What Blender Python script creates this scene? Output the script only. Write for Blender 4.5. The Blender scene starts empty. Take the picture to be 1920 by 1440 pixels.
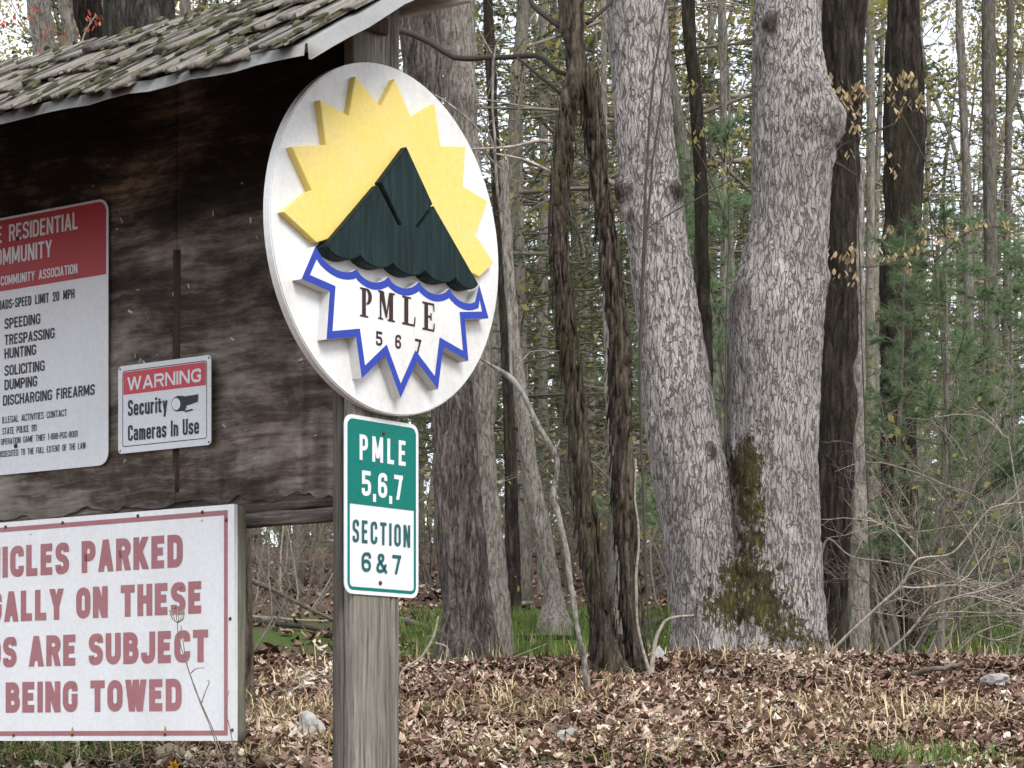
import bpy, bmesh, math, random
import numpy as np
from mathutils import Vector, Matrix

random.seed(11)
rng = np.random.default_rng(11)
R = math.radians
SC = bpy.context.scene
COL = SC.collection

# ------------------------------------------------------------------ camera, sky, sun, exposure
F = 4107.0      # focal length in photo pixels (1920 wide)
HY = 1390.0     # eye level row of the photo
EYE = 1.5       # eye height (m)
cam_d = bpy.data.cameras.new('camera')
cam = bpy.data.objects.new('camera', cam_d)
COL.objects.link(cam)
cam.location = (0, 0, EYE)
cam.rotation_euler = (R(90), 0, 0)
cam_d.sensor_width = 36.0
cam_d.sensor_fit = 'HORIZONTAL'
cam_d.lens = F / 1920 * 36.0
cam_d.shift_y = (HY - 720) / 1920
cam_d.clip_start = 0.05
cam_d.clip_end = 2000
SC.camera = cam

SUN_EL, SUN_AZ = 43.0, 27.0          # azimuth: degrees right of straight behind the camera
world = bpy.data.worlds.new('World')
SC.world = world
world.use_nodes = True
wn = world.node_tree.nodes
bg = wn['Background']
sky = wn.new('ShaderNodeTexSky')
sky.sky_type = 'NISHITA'
sky.sun_disc = False
sky.sun_elevation = R(SUN_EL)
sky.sun_rotation = R(180 - SUN_AZ)
sky.dust_density = 2.0
sky.air_density = 1.0
sky.ozone_density = 1.0
bg.inputs['Strength'].default_value = 0.12
# a thin bright veil of spring cloud over the whole dome, with soft gaps of blue
wl = world.node_tree.links
wtc = wn.new('ShaderNodeTexCoord'); wnz = wn.new('ShaderNodeTexNoise')
wnz.inputs['Scale'].default_value = 2.2; wnz.inputs['Detail'].default_value = 6
wl.new(wtc.outputs['Generated'], wnz.inputs['Vector'])
wrp = wn.new('ShaderNodeValToRGB')
wrp.color_ramp.elements[0].position = .30; wrp.color_ramp.elements[0].color = (.62, .62, .62, 1)
wrp.color_ramp.elements[1].position = .62; wrp.color_ramp.elements[1].color = (.97, .97, .97, 1)
wl.new(wnz.outputs['Fac'], wrp.inputs[0])
wmx = wn.new('ShaderNodeMix'); wmx.data_type = 'RGBA'
wmx.inputs[7].default_value = (7.6, 7.95, 8.5, 1)
wl.new(wrp.outputs[0], wmx.inputs[0]); wl.new(sky.outputs[0], wmx.inputs[6])
wl.new(wmx.outputs[2], bg.inputs['Color'])

sun_d = bpy.data.lights.new('sun', 'SUN')
sun_d.energy = 1.5
sun_d.angle = R(22)
sun_d.color = (1.0, 0.955, 0.89)
sun = bpy.data.objects.new('sun', sun_d)
COL.objects.link(sun)
sdir = Vector((math.sin(R(SUN_AZ)) * math.cos(R(SUN_EL)), -math.cos(R(SUN_AZ)) * math.cos(R(SUN_EL)), math.sin(R(SUN_EL))))
sun.rotation_euler = sdir.to_track_quat('Z', 'Y').to_euler()
sun.location = (0, 0, 30)

SC.view_settings.view_transform = 'Standard'
SC.view_settings.look = 'None'
SC.view_settings.exposure = 0.95
SC.view_settings.gamma = 1.0
SC.view_settings.use_curve_mapping = False
SC.render.engine = 'CYCLES'
SC.cycles.max_bounces = 5
SC.cycles.diffuse_bounces = 2
SC.cycles.use_adaptive_sampling = True
SC.cycles.adaptive_threshold = 0.03
SC.cycles.transparent_max_bounces = 8
SC.cycles.use_denoising = True

# ------------------------------------------------------------------ projections used to place things at real distances
def P(x, y, D):
    return Vector(((x - 960) / F * D, D, EYE + (HY - y) / F * D))

# ------------------------------------------------------------------ numpy noise
def _h(ix, iy, iz):
    n = (ix.astype(np.int64) * 374761393 + iy.astype(np.int64) * 668265263 + iz.astype(np.int64) * 1274126177) & 0xFFFFFFFF
    n = ((n ^ (n >> 13)) * 1274126177) & 0xFFFFFFFF
    n = n ^ (n >> 16)
    return (n & 0xFFFF) / 32767.5 - 1.0

def vnoise(p):
    p = np.asarray(p, float)
    i = np.floor(p).astype(np.int64)
    f = p - i
    u = f * f * (3 - 2 * f)
    r = 0
    for dx in (0, 1):
        for dy in (0, 1):
            for dz in (0, 1):
                w = (u[:, 0] if dx else 1 - u[:, 0]) * (u[:, 1] if dy else 1 - u[:, 1]) * (u[:, 2] if dz else 1 - u[:, 2])
                r = r + w * _h(i[:, 0] + dx, i[:, 1] + dy, i[:, 2] + dz)
    return r

def fbm(p, o=3):
    r = 0; a = 1.0; p = np.asarray(p, float)
    for k in range(o):
        r = r + a * vnoise(p * 2 ** k + 17.3 * k); a *= .5
    return r

# ------------------------------------------------------------------ mesh helpers
def make_mesh(name, V, Q=None, T=None, smooth=False, attrs=None):
    me = bpy.data.meshes.new(name)
    V = np.asarray(V, np.float32).reshape(-1, 3)
    Q = np.zeros((0, 4), np.int32) if Q is None else np.asarray(Q, np.int32).reshape(-1, 4)
    T = np.zeros((0, 3), np.int32) if T is None else np.asarray(T, np.int32).reshape(-1, 3)
    me.vertices.add(len(V)); me.vertices.foreach_set('co', V.ravel())
    loops = np.concatenate([Q.ravel(), T.ravel()])
    me.loops.add(len(loops)); me.loops.foreach_set('vertex_index', loops)
    n = len(Q) + len(T)
    me.polygons.add(n)
    st = np.concatenate([np.arange(len(Q)) * 4, len(Q) * 4 + np.arange(len(T)) * 3]).astype(np.int32)
    me.polygons.foreach_set('loop_start', st)
    if smooth:
        me.polygons.foreach_set('use_smooth', np.ones(n, bool))
    me.update(calc_edges=True)
    for k, a in (attrs or {}).items():
        at = me.attributes.new(k, 'FLOAT', 'POINT')
        at.data.foreach_set('value', np.asarray(a, np.float32))
    return me

def link(name, me, m=None, parent=None, loc=None):
    o = bpy.data.objects.new(name, me)
    COL.objects.link(o)
    if m is not None and not me.materials:
        me.materials.append(m)
    if parent is not None:
        o.parent = parent
    if loc is not None:
        o.location = loc
    return o

def tag(o, label=None, cat=None, group=None, kind=None):
    if label: o['label'] = label
    if cat: o['category'] = cat
    if group: o['group'] = group
    if kind: o['kind'] = kind
    return o

def empty(name, loc=(0, 0, 0), rz=0.0):
    o = bpy.data.objects.new(name, None)
    COL.objects.link(o)
    o.location = loc; o.rotation_euler = (0, 0, rz)
    o.empty_display_size = .2
    return o

def copy_tree(o, parent=None):
    c = o.copy(); COL.objects.link(c); c.parent = parent
    for ch in list(o.children):
        copy_tree(ch, c)
    return c

class Geo:
    """collects tubes, leaves and polygons into arrays of ONE mesh"""
    def __init__(s):
        s.V = []; s.Q = []; s.T = []; s.A = []; s.n = 0
    def add(s, V, Q=None, T=None, a=None):
        V = np.asarray(V, float).reshape(-1, 3)
        if Q is not None and len(Q): s.Q.append(np.asarray(Q) + s.n)
        if T is not None and len(T): s.T.append(np.asarray(T) + s.n)
        s.V.append(V); s.A.append(np.full(len(V), .5) if a is None else np.broadcast_to(a, (len(V),)))
        s.n += len(V)
    def tube(s, pts, rad, k=5, cap=True, a=None):
        V, Q, T = tube(pts, rad, k, cap)
        s.add(V, Q, T, a)
    def mesh(s, name, smooth=False):
        return make_mesh(name, np.concatenate(s.V), np.concatenate(s.Q) if s.Q else None,
                         np.concatenate(s.T) if s.T else None, smooth, {'tint': np.concatenate(s.A)})

def frames(pts):
    t = np.gradient(pts, axis=0)
    t /= np.linalg.norm(t, axis=1, keepdims=True) + 1e-9
    m = np.abs(t.mean(0))
    ref = np.zeros(3); ref[int(np.argmin(m))] = 1.0
    a = np.cross(t, ref); a /= np.linalg.norm(a, axis=1, keepdims=True) + 1e-9
    b = np.cross(t, a)
    return t, a, b

def tube(pts, rad, k=5, cap=True):
    pts = np.asarray(pts, float); n = len(pts)
    rad = np.broadcast_to(np.asarray(rad, float), (n,))
    t, a, b = frames(pts)
    th = np.arange(k) / k * 2 * np.pi
    V = pts[:, None, :] + rad[:, None, None] * (a[:, None, :] * np.cos(th)[None, :, None] + b[:, None, :] * np.sin(th)[None, :, None])
    V = V.reshape(-1, 3)
    i = np.arange(n - 1)[:, None] * k; j = np.arange(k)[None, :]; j2 = (j + 1) % k
    Q = np.stack([i + j, i + j2, i + k + j2, i + k + j], -1).reshape(-1, 4)
    T = None
    if cap:
        V = np.concatenate([V, pts[:1], pts[-1:]])
        c0, c1 = n * k, n * k + 1
        jj = np.arange(k); j2 = (jj + 1) % k
        T = np.concatenate([np.stack([np.full(k, c0), j2, jj], -1), np.stack([np.full(k, c1), (n - 1) * k + jj, (n - 1) * k + j2], -1)])
    return V, Q, T

def smooth_path(pts, n):
    """Catmull-Rom through the points"""
    p = np.asarray(pts, float)
    if len(p) == 2:
        return p[0] + (p[1] - p[0]) * np.linspace(0, 1, n)[:, None]
    q = np.concatenate([[2 * p[0] - p[1]], p, [2 * p[-1] - p[-2]]])
    u = np.linspace(0, len(p) - 1 - 1e-6, n)
    i = u.astype(int); f = (u - i)[:, None]
    a, b, c, d = q[i], q[i + 1], q[i + 2], q[i + 3]
    return .5 * (2 * b + (c - a) * f + (2 * a - 5 * b + 4 * c - d) * f ** 2 + (3 * b - a - 3 * c + d) * f ** 3)

def box_mesh(name, x0, x1, y0, y1, z0, z1, bevel=0.0):
    bm = bmesh.new()
    bmesh.ops.create_cube(bm, size=1)
    for v in bm.verts:
        v.co = Vector((x0 + (v.co.x + .5) * (x1 - x0), y0 + (v.co.y + .5) * (y1 - y0), z0 + (v.co.z + .5) * (z1 - z0)))
    if bevel:
        bmesh.ops.bevel(bm, geom=bm.edges[:], offset=bevel, segments=1, affect='EDGES')
    me = bpy.data.meshes.new(name); bm.to_mesh(me); bm.free()
    return me

def board_mesh(name, x0, x1, y0, y1, z0, z1, axis='x', seg=24, rough=.003, seed=0.0):
    """a sawn board with slightly worn, wavering edges along its long axis"""
    L = {'x': (x0, x1), 'z': (z0, z1)}[axis]
    t = np.linspace(L[0], L[1], seg)
    c = .004
    if axis == 'x':
        sec = [(y0 + c, z0), (y1 - c, z0), (y1, z0 + c), (y1, z1 - c), (y1 - c, z1), (y0 + c, z1), (y0, z1 - c), (y0, z0 + c)]
        V = np.array([[(u, a, b) for a, b in sec] for u in t])
    else:
        sec = [(x0 + c, y0), (x1 - c, y0), (x1, y0 + c), (x1, y1 - c), (x1 - c, y1), (x0 + c, y1), (x0, y1 - c), (x0, y0 + c)]
        V = np.array([[(a, b, u) for a, b in sec] for u in t])
    V = V.reshape(-1, 3)
    sc = np.array([9., 30, 30]) if axis == 'x' else np.array([30., 30, 9])
    for d in range(3):
        V[:, d] += rough * vnoise(V * sc + seed + 31 * d)
    k = 8; i = np.arange(seg - 1)[:, None] * k; j = np.arange(k)[None]; j2 = (j + 1) % k
    Q = np.stack([i + j, i + j2, i + k + j2, i + k + j], -1).reshape(-1, 4)
    T = []
    for s0, rev in ((0, True), ((seg - 1) * k, False)):
        for q in range(1, k - 1):
            T.append((s0, s0 + q + 1, s0 + q) if rev else (s0, s0 + q, s0 + q + 1))
    return make_mesh(name, V, Q, T)

def prism_mesh(name, poly, yb, yf, bevel=0.0):
    """2D outline (x,z) extruded from y=yb (back) to y=yf (front, towards -y)"""
    bm = bmesh.new()
    f = [bm.verts.new((x, yf, z)) for x, z in poly]
    b = [bm.verts.new((x, yb, z)) for x, z in poly]
    n = len(poly)
    bm.faces.new(f); bm.faces.new(b[::-1])
    for i in range(n):
        bm.faces.new((f[i], b[i], b[(i + 1) % n], f[(i + 1) % n]))
    bmesh.ops.recalc_face_normals(bm, faces=bm.faces[:])
    if bevel:
        ed = [e for e in bm.edges if all(v.co.y == e.verts[0].co.y for v in e.verts) and abs(e.verts[0].co.y - yf) < 1e-6]
        bmesh.ops.bevel(bm, geom=ed, offset=bevel, segments=2, affect='EDGES', clamp_overlap=True)
    me = bpy.data.meshes.new(name); bm.to_mesh(me); bm.free()
    return me

def rrect(x0, x1, z0, z1, r, n=6):
    out = []
    for cx, cz, a0 in ((x1 - r, z1 - r, 0), (x0 + r, z1 - r, 90), (x0 + r, z0 + r, 180), (x1 - r, z0 + r, 270)):
        for i in range(n + 1):
            a = R(a0 + 90 * i / n)
            out.append((cx + r * math.cos(a), cz + r * math.sin(a)))
    return out

def sheet_mesh(name, poly, y):
    bm = bmesh.new()
    bm.faces.new([bm.verts.new((x, y, z)) for x, z in poly])
    bmesh.ops.triangulate(bm, faces=bm.faces[:])
    for f in bm.faces:
        if f.normal.y > 0: f.normal_flip()
    me = bpy.data.meshes.new(name); bm.to_mesh(me); bm.free()
    return me

def ring_mesh(name, outer, inner, y):
    n = len(outer)
    V = [(x, y, z) for x, z in outer] + [(x, y, z) for x, z in inner]
    Q = [(i, (i + 1) % n, n + (i + 1) % n, n + i) for i in range(n)]
    return make_mesh(name, V, Q)

def inset(poly, d):
    """mitred offset of a closed polygon to its inside"""
    n = len(poly); area = sum(poly[i][0] * poly[(i + 1) % n][1] - poly[(i + 1) % n][0] * poly[i][1] for i in range(n))
    s = 1 if area > 0 else -1
    out = []
    for i in range(n):
        p0, p1, p2 = (np.array(poly[(i + k) % n]) for k in (-1, 0, 1))
        e1 = (p1 - p0) / (np.linalg.norm(p1 - p0) + 1e-9); e2 = (p2 - p1) / (np.linalg.norm(p2 - p1) + 1e-9)
        n1 = np.array((-e1[1], e1[0])) * s; n2 = np.array((-e2[1], e2[0])) * s
        m = n1 + n2; q = m.dot(m) / 2
        m = m / max(q, .35)
        out.append(tuple(p1 + m * d))
    return out

# ------------------------------------------------------------------ materials
def new_mat(name):
    m = bpy.data.materials.new(name); m.use_nodes = True
    nt = m.node_tree
    return m, nt, nt.nodes, nt.links, nt.nodes['Principled BSDF']

def ramp(nodes, stops):
    r = nodes.new('ShaderNodeValToRGB')
    e = r.color_ramp.elements
    while len(e) < len(stops): e.new(.5)
    for k, (p, c) in enumerate(stops):
        e[k].position = p; e[k].color = (c[0], c[1], c[2], 1) if not isinstance(c, (int, float)) else (c, c, c, 1)
    return r

def coords(nodes, links, scale=(1, 1, 1), kind='Object', warp=0.0, wscale=3.0):
    tc = nodes.new('ShaderNodeTexCoord')
    mp = nodes.new('ShaderNodeMapping')
    mp.inputs['Scale'].default_value = scale
    src = tc.outputs[kind]
    if warp:
        nz = nodes.new('ShaderNodeTexNoise'); nz.inputs['Scale'].default_value = wscale; nz.inputs['Detail'].default_value = 3
        links.new(src, nz.inputs['Vector'])
        vm = nodes.new('ShaderNodeVectorMath'); vm.operation = 'MULTIPLY_ADD'
        vm.inputs[1].default_value = (warp, warp, warp)
        links.new(nz.outputs['Color'], vm.inputs[0]); links.new(src, vm.inputs[2])
        src = vm.outputs[0]
    links.new(src, mp.inputs['Vector'])
    return mp.outputs[0]

def noise(nodes, links, vec, scale, detail=5, rough=.6):
    n = nodes.new('ShaderNodeTexNoise')
    n.inputs['Scale'].default_value = scale; n.inputs['Detail'].default_value = detail; n.inputs['Roughness'].default_value = rough
    links.new(vec, n.inputs['Vector'])
    return n.outputs['Fac']

def mix(nodes, links, fac, a, b, mode='MIX'):
    n = nodes.new('ShaderNodeMix'); n.data_type = 'RGBA'; n.blend_type = mode
    for v, s in ((fac, n.inputs[0]), (a, n.inputs[6]), (b, n.inputs[7])):
        if hasattr(v, 'is_linked') or hasattr(v, 'links'): links.new(v, s)
        elif isinstance(v, (int, float)): s.default_value = v
        else: s.default_value = (v[0], v[1], v[2], 1)
    return n.outputs[2]

def math_n(nodes, links, op, a, b=None, clamp=False):
    n = nodes.new('ShaderNodeMath'); n.operation = op; n.use_clamp = clamp
    for v, s in ((a, n.inputs[0]), (b, n.inputs[1])):
        if v is None: continue
        if isinstance(v, (int, float)): s.default_value = v
        else: links.new(v, s)
    return n.outputs[0]

def bump(nodes, links, h, strength, dist, bsdf):
    b = nodes.new('ShaderNodeBump'); b.inputs['Strength'].default_value = strength; b.inputs['Distance'].default_value = dist
    links.new(h, b.inputs['Height']); links.new(b.outputs[0], bsdf.inputs['Normal'])

def bark_mat(name, ridge, mid, furrow, scale=34, stretch=.22, patch=None, patch_amt=.5, bumpd=.012, width=.28, moss=False, vary=.0, plate=.4):
    m, nt, N, L, B = new_mat(name)
    v = coords(N, L, (1, 1, stretch), warp=.05, wscale=6)
    def ridged(sc_, det):
        q = noise(N, L, v, sc_, det, .55)
        return math_n(N, L, 'MULTIPLY', math_n(N, L, 'ABSOLUTE', math_n(N, L, 'SUBTRACT', q, .5)), 3.2, True)
    ra = ridged(scale * .75, 2); rb = ridged(scale * 1.7, 2)
    vo = N.new('ShaderNodeTexVoronoi'); vo.feature = 'DISTANCE_TO_EDGE'; vo.inputs['Scale'].default_value = scale * 1.15
    L.new(coords(N, L, (1, 1, stretch * 1.2), warp=.09, wscale=9), vo.inputs['Vector'])
    v2 = coords(N, L, (1, 1, stretch * 1.3))
    n1 = noise(N, L, v2, scale * 2.6, 8, .75)
    h = math_n(N, L, 'MULTIPLY', ra, .34)
    h = math_n(N, L, 'ADD', h, math_n(N, L, 'MULTIPLY', rb, .22))
    h = math_n(N, L, 'ADD', h, math_n(N, L, 'MULTIPLY', vo.outputs['Distance'], plate))
    h = math_n(N, L, 'ADD', h, math_n(N, L, 'MULTIPLY', math_n(N, L, 'SUBTRACT', n1, .5), .34))
    rp = ramp(N, [(.0, furrow), (width * .45, mid), (width, ridge)])
    L.new(h, rp.inputs[0])
    v3 = coords(N, L, (1, 1, .5))
    n2 = noise(N, L, v3, 2.6, 5, .65)
    c = rp.outputs[0]
    if patch:
        r2 = ramp(N, [(.46, 0.0), (.66, patch_amt)]); L.new(n2, r2.inputs[0])
        c = mix(N, L, r2.outputs[0], c, patch)
    n3 = noise(N, L, coords(N, L, (1, 1, 1)), 60, 4, .7)
    r3 = ramp(N, [(.3, .72), (.7, 1.18)]); L.new(n3, r3.inputs[0])
    c = mix(N, L, 1.0, c, r3.outputs[0], 'MULTIPLY')
    if vary:
        oi = N.new('ShaderNodeObjectInfo')
        r4 = ramp(N, [(0, 1 - vary), (1, 1 + vary)]); L.new(oi.outputs['Random'], r4.inputs[0])
        c = mix(N, L, 1.0, c, r4.outputs[0], 'MULTIPLY')
    if moss:
        at = N.new('ShaderNodeAttribute'); at.attribute_name = 'moss'
        nm = noise(N, L, coords(N, L, (1, 1, .6)), 26, 8, .85)
        k = math_n(N, L, 'ADD', at.outputs['Fac'], math_n(N, L, 'MULTIPLY', math_n(N, L, 'SUBTRACT', nm, .5), 3.6))
        rm = ramp(N, [(.48, 0.0), (.6, .93)]); L.new(k, rm.inputs[0])
        nm2 = noise(N, L, coords(N, L), 9, 4, .7)
        mc = ramp(N, [(.32, (.035, .022, .012)), (.5, (.050, .038, .012)), (.66, (.085, .080, .016))]); L.new(nm2, mc.inputs[0])
        c = mix(N, L, rm.outputs[0], c, mc.outputs[0])
        ak = N.new('ShaderNodeAttribute'); ak.attribute_name = 'knot'
        c = mix(N, L, ak.outputs['Fac'], c, (.035, .025, .02))
    L.new(c, B.inputs['Base Color'])
    B.inputs['Roughness'].default_value = .92
    B.inputs['Specular IOR Level'].default_value = .15
    hb = ramp(N, [(0, 0.0), (width * 1.3, 1.0)]); L.new(h, hb.inputs[0])
    hh = math_n(N, L, 'ADD', hb.outputs[0], math_n(N, L, 'MULTIPLY', n1, .5))
    bump(N, L, hh, .9, bumpd, B)
    return m

def oak_bark():
    """pale grey flaky plates parted by thin broken dark fissures"""
    m, nt, N, L, B = new_mat('oak_bark')
    def cells(sc_, st, w_, ws):
        vo = N.new('ShaderNodeTexVoronoi'); vo.feature = 'DISTANCE_TO_EDGE'; vo.inputs['Scale'].default_value = sc_
        L.new(coords(N, L, (1, 1, st), warp=w_, wscale=ws), vo.inputs['Vector'])
        return vo.outputs['Distance']
    a = cells(46, .13, .05, 14); b = cells(85, .20, .03, 22)
    nb = noise(N, L, coords(N, L, (1, 1, .4)), 38, 6, .7)
    # fissures open and close along their length
    fa = math_n(N, L, 'SUBTRACT', a, math_n(N, L, 'MULTIPLY', math_n(N, L, 'SUBTRACT', nb, .50), .42))
    fb = math_n(N, L, 'SUBTRACT', b, math_n(N, L, 'MULTIPLY', math_n(N, L, 'SUBTRACT', nb, .55), .42))
    ra = ramp(N, [(.0, 0.0), (.035, .35), (.10, 1.0)]); L.new(fa, ra.inputs[0])
    rb = ramp(N, [(.0, .45), (.07, 1.0)]); L.new(fb, rb.inputs[0])
    h = math_n(N, L, 'MULTIPLY', ra.outputs[0], rb.outputs[0])
    nf = noise(N, L, coords(N, L, (1, 1, .35)), 95, 6, .75)
    pl = ramp(N, [(.30, (.225, .203, .19)), (.5, (.335, .312, .298)), (.72, (.455, .432, .415))]); L.new(nf, pl.inputs[0])
    big = noise(N, L, coords(N, L, (1, 1, .55)), 3.2, 7, .7)
    rg = ramp(N, [(.33, .50), (.48, .90), (.66, 1.18)]); L.new(big, rg.inputs[0])
    c = mix(N, L, 1.0, pl.outputs[0], rg.outputs[0], 'MULTIPLY')
    c = mix(N, L, h, (.112, .096, .086), c)
    at = N.new('ShaderNodeAttribute'); at.attribute_name = 'moss'
    nm = noise(N, L, coords(N, L, (1, 1, .6)), 26, 8, .85)
    k = math_n(N, L, 'ADD', at.outputs['Fac'], math_n(N, L, 'MULTIPLY', math_n(N, L, 'SUBTRACT', nm, .5), 5.0))
    k = math_n(N, L, 'SUBTRACT', k, math_n(N, L, 'MULTIPLY', h, .12))
    rm = ramp(N, [(.46, 0.0), (.62, .95)]); L.new(k, rm.inputs[0])
    nm2 = noise(N, L, coords(N, L), 12, 6, .75)
    mc = ramp(N, [(.32, (.032, .021, .012)), (.5, (.045, .036, .012)), (.66, (.080, .078, .016))]); L.new(nm2, mc.inputs[0])
    c = mix(N, L, rm.outputs[0], c, mc.outputs[0])
    ak = N.new('ShaderNodeAttribute'); ak.attribute_name = 'knot'
    kn = math_n(N, L, 'MULTIPLY', ak.outputs['Fac'], math_n(N, L, 'ADD', nf, .5, True))
    c = mix(N, L, kn, c, (.030, .022, .018))
    L.new(c, B.inputs['Base Color']); B.inputs['Roughness'].default_value = .92; B.inputs['Specular IOR Level'].default_value = .15
    hh = math_n(N, L, 'ADD', h, math_n(N, L, 'MULTIPLY', nf, .45))
    bump(N, L, hh, .9, .010, B)
    return m

def grain_mat(name, stops, scale=6, along='x', stretch=18, rough=.85, bumpd=.002, blot=None, blot_scale=3, blot_amt=.6, spec=.2):
    m, nt, N, L, B = new_mat(name)
    s = {'x': (1, stretch, stretch), 'z': (stretch, stretch, 1), 'y': (stretch, 1, stretch)}[along]
    v = coords(N, L, s, warp=.02, wscale=5)
    n = noise(N, L, v, scale, 8, .62)
    rp = ramp(N, stops); L.new(n, rp.inputs[0])
    c = rp.outputs[0]
    if blot:
        n2 = noise(N, L, coords(N, L), blot_scale, 6, .7)
        r2 = ramp(N, [(.42, 0.0), (.64, blot_amt)]); L.new(n2, r2.inputs[0])
        c = mix(N, L, r2.outputs[0], c, blot)
    oi = N.new('ShaderNodeObjectInfo')
    r4 = ramp(N, [(0, .8), (1, 1.2)]); L.new(oi.outputs['Random'], r4.inputs[0])
    c = mix(N, L, 1.0, c, r4.outputs[0], 'MULTIPLY')
    L.new(c, B.inputs['Base Color'])
    B.inputs['Roughness'].default_value = rough
    B.inputs['Specular IOR Level'].default_value = spec
    bump(N, L, n, .7, bumpd, B)
    return m

def paint_mat(name, col, dirt=(.45, .43, .38), amt=.35, scale=5, rough=.55, streak=False, bumpd=.0006, grain='z', spec=.3, bscale=9):
    m, nt, N, L, B = new_mat(name)
    n = noise(N, L, coords(N, L, (1, 1, .35) if streak else (1, 1, 1)), scale, 8, .68)
    r = ramp(N, [(.45, 0.0), (.75, amt)]); L.new(n, r.inputs[0])
    c = mix(N, L, r.outputs[0], col, tuple(a * b for a, b in zip(col, dirt)) if sum(col) < 1.2 else dirt)
    n2 = noise(N, L, coords(N, L), 70, 4, .6)
    r2 = ramp(N, [(.3, .93), (.7, 1.05)]); L.new(n2, r2.inputs[0])
    c = mix(N, L, 1.0, c, r2.outputs[0], 'MULTIPLY')
    L.new(c, B.inputs['Base Color'])
    B.inputs['Roughness'].default_value = rough
    B.inputs['Specular IOR Level'].default_value = spec
    s = {'x': (1, 22, 22), 'z': (22, 22, 1)}[grain]
    g = noise(N, L, coords(N, L, s, warp=.03, wscale=4), bscale, 5, .6)
    bump(N, L, g, .6, bumpd, B)
    return m

def tint_mat(name, stops, rough=.8, trans=0.0, tcol=None, vary=0.0, spec=.2, objvary=0.0):
    """colour chosen per leaf / blade from the 'tint' attribute"""
    m, nt, N, L, B = new_mat(name)
    at = N.new('ShaderNodeAttribute'); at.attribute_name = 'tint'
    rp = ramp(N, stops); L.new(at.outputs['Fac'], rp.inputs[0])
    c = rp.outputs[0]
    if vary:
        n = noise(N, L, coords(N, L), 40, 4, .7)
        r = ramp(N, [(.3, 1 - vary), (.7, 1 + vary)]); L.new(n, r.inputs[0])
        c = mix(N, L, 1.0, c, r.outputs[0], 'MULTIPLY')
    if objvary:
        oi = N.new('ShaderNodeObjectInfo')
        r4 = ramp(N, [(0, 1 - objvary), (1, 1 + objvary)]); L.new(oi.outputs['Random'], r4.inputs[0])
        c = mix(N, L, 1.0, c, r4.outputs[0], 'MULTIPLY')
    L.new(c, B.inputs['Base Color'])
    B.inputs['Roughness'].default_value = rough
    B.inputs['Specular IOR Level'].default_value = spec
    if trans:
        tr = N.new('ShaderNodeBsdfTranslucent'); L.new(c, tr.inputs['Color'])
        mx = N.new('ShaderNodeMixShader'); mx.inputs[0].default_value = trans
        L.new(B.outputs[0], mx.inputs[1]); L.new(tr.outputs[0], mx.inputs[2])
        L.new(mx.outputs[0], N['Material Output'].inputs['Surface'])
    return m

MT = {}
MT['oak'] = oak_bark()
MT['dark'] = bark_mat('dark_bark', (.090, .072, .059), (.034, .027, .022), (.006, .005, .0045), 22, .10, patch=(.045, .042, .022), patch_amt=.5, bumpd=.03, width=.40)
MT['ash'] = bark_mat('ridged_bark', (.25, .22, .195), (.115, .098, .086), (.022, .018, .015), 30, .11, bumpd=.022, width=.36)
MT['pale'] = bark_mat('pale_grey_bark', (.31, .285, .25), (.20, .18, .155), (.07, .06, .05), 30, .2, bumpd=.012, width=.26)
MT['cedar'] = bark_mat('shaggy_bark', (.175, .145, .112), (.075, .060, .046), (.014, .011, .009), 34, .07, patch=(.075, .070, .035), patch_amt=.7, bumpd=.024, width=.36)
MT['far'] = bark_mat('woodland_bark', (.25, .225, .195), (.16, .145, .125), (.06, .054, .048), 24, .2, patch=(.15, .155, .10), patch_amt=.6, bumpd=.012, width=.3, vary=.35)
MT['rough'] = bark_mat('rough_dark_grey_bark', (.13, .12, .11), (.05, .045, .04), (.010, .009, .008), 20, .14, patch=(.035, .038, .022), patch_amt=.6, bumpd=.03, width=.4)
MT['twig'] = tint_mat('twig_bark', [(0, (.075, .064, .053)), (1, (.29, .26, .22))], .9, objvary=.3)
MT['dead'] = tint_mat('dead_twig', [(0, (.11, .09, .072)), (1, (.40, .36, .30))], .9, vary=.55)
MT['lichen'] = bark_mat('lichened_sapling_bark', (.26, .245, .215), (.13, .118, .10), (.045, .04, .034), 40, .3, patch=(.36, .36, .32), patch_amt=.8, bumpd=.004, width=.3)
MT['vine'] = tint_mat('dark_twig', [(0, (.03, .026, .024)), (1, (.07, .06, .05))], .9)
MT['budleaf'] = tint_mat('spring_leaf', [(0, (.24, .24, .06)), (.5, (.32, .31, .09)), (1, (.40, .32, .14))], .6, trans=.5, objvary=.2)
MT['tanleaf'] = tint_mat('tan_young_leaf', [(0, (.34, .25, .13)), (1, (.50, .40, .24))], .65, trans=.3)
MT['redleaf'] = tint_mat('red_young_leaf', [(0, (.30, .07, .05)), (1, (.45, .14, .09))], .65, trans=.35)
MT['needle'] = tint_mat('pine_needle', [(0, (.09, .14, .07)), (.5, (.15, .22, .11)), (1, (.25, .32, .18))], .6, trans=.45, objvary=.2)
MT['hemlock'] = tint_mat('hemlock_needle', [(0, (.09, .125, .055)), (.5, (.145, .18, .08)), (1, (.25, .26, .12))], .65, trans=.4, objvary=.25)
MT['litter'] = tint_mat('fallen_leaf', [(0, (.035, .022, .017)), (.20, (.105, .056, .042)), (.44, (.20, .118, .086)), (.66, (.32, .215, .16)), (.86, (.46, .36, .275)), (1, (.60, .51, .41))], .75, vary=.3)
MT['straw'] = tint_mat('dry_grass_blade', [(0, (.30, .23, .13)), (1, (.55, .45, .27))], .8)
MT['grass'] = tint_mat('green_grass_blade', [(0, (.055, .11, .025)), (.6, (.12, .20, .045)), (1, (.26, .28, .09))], .7, trans=.3)

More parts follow.
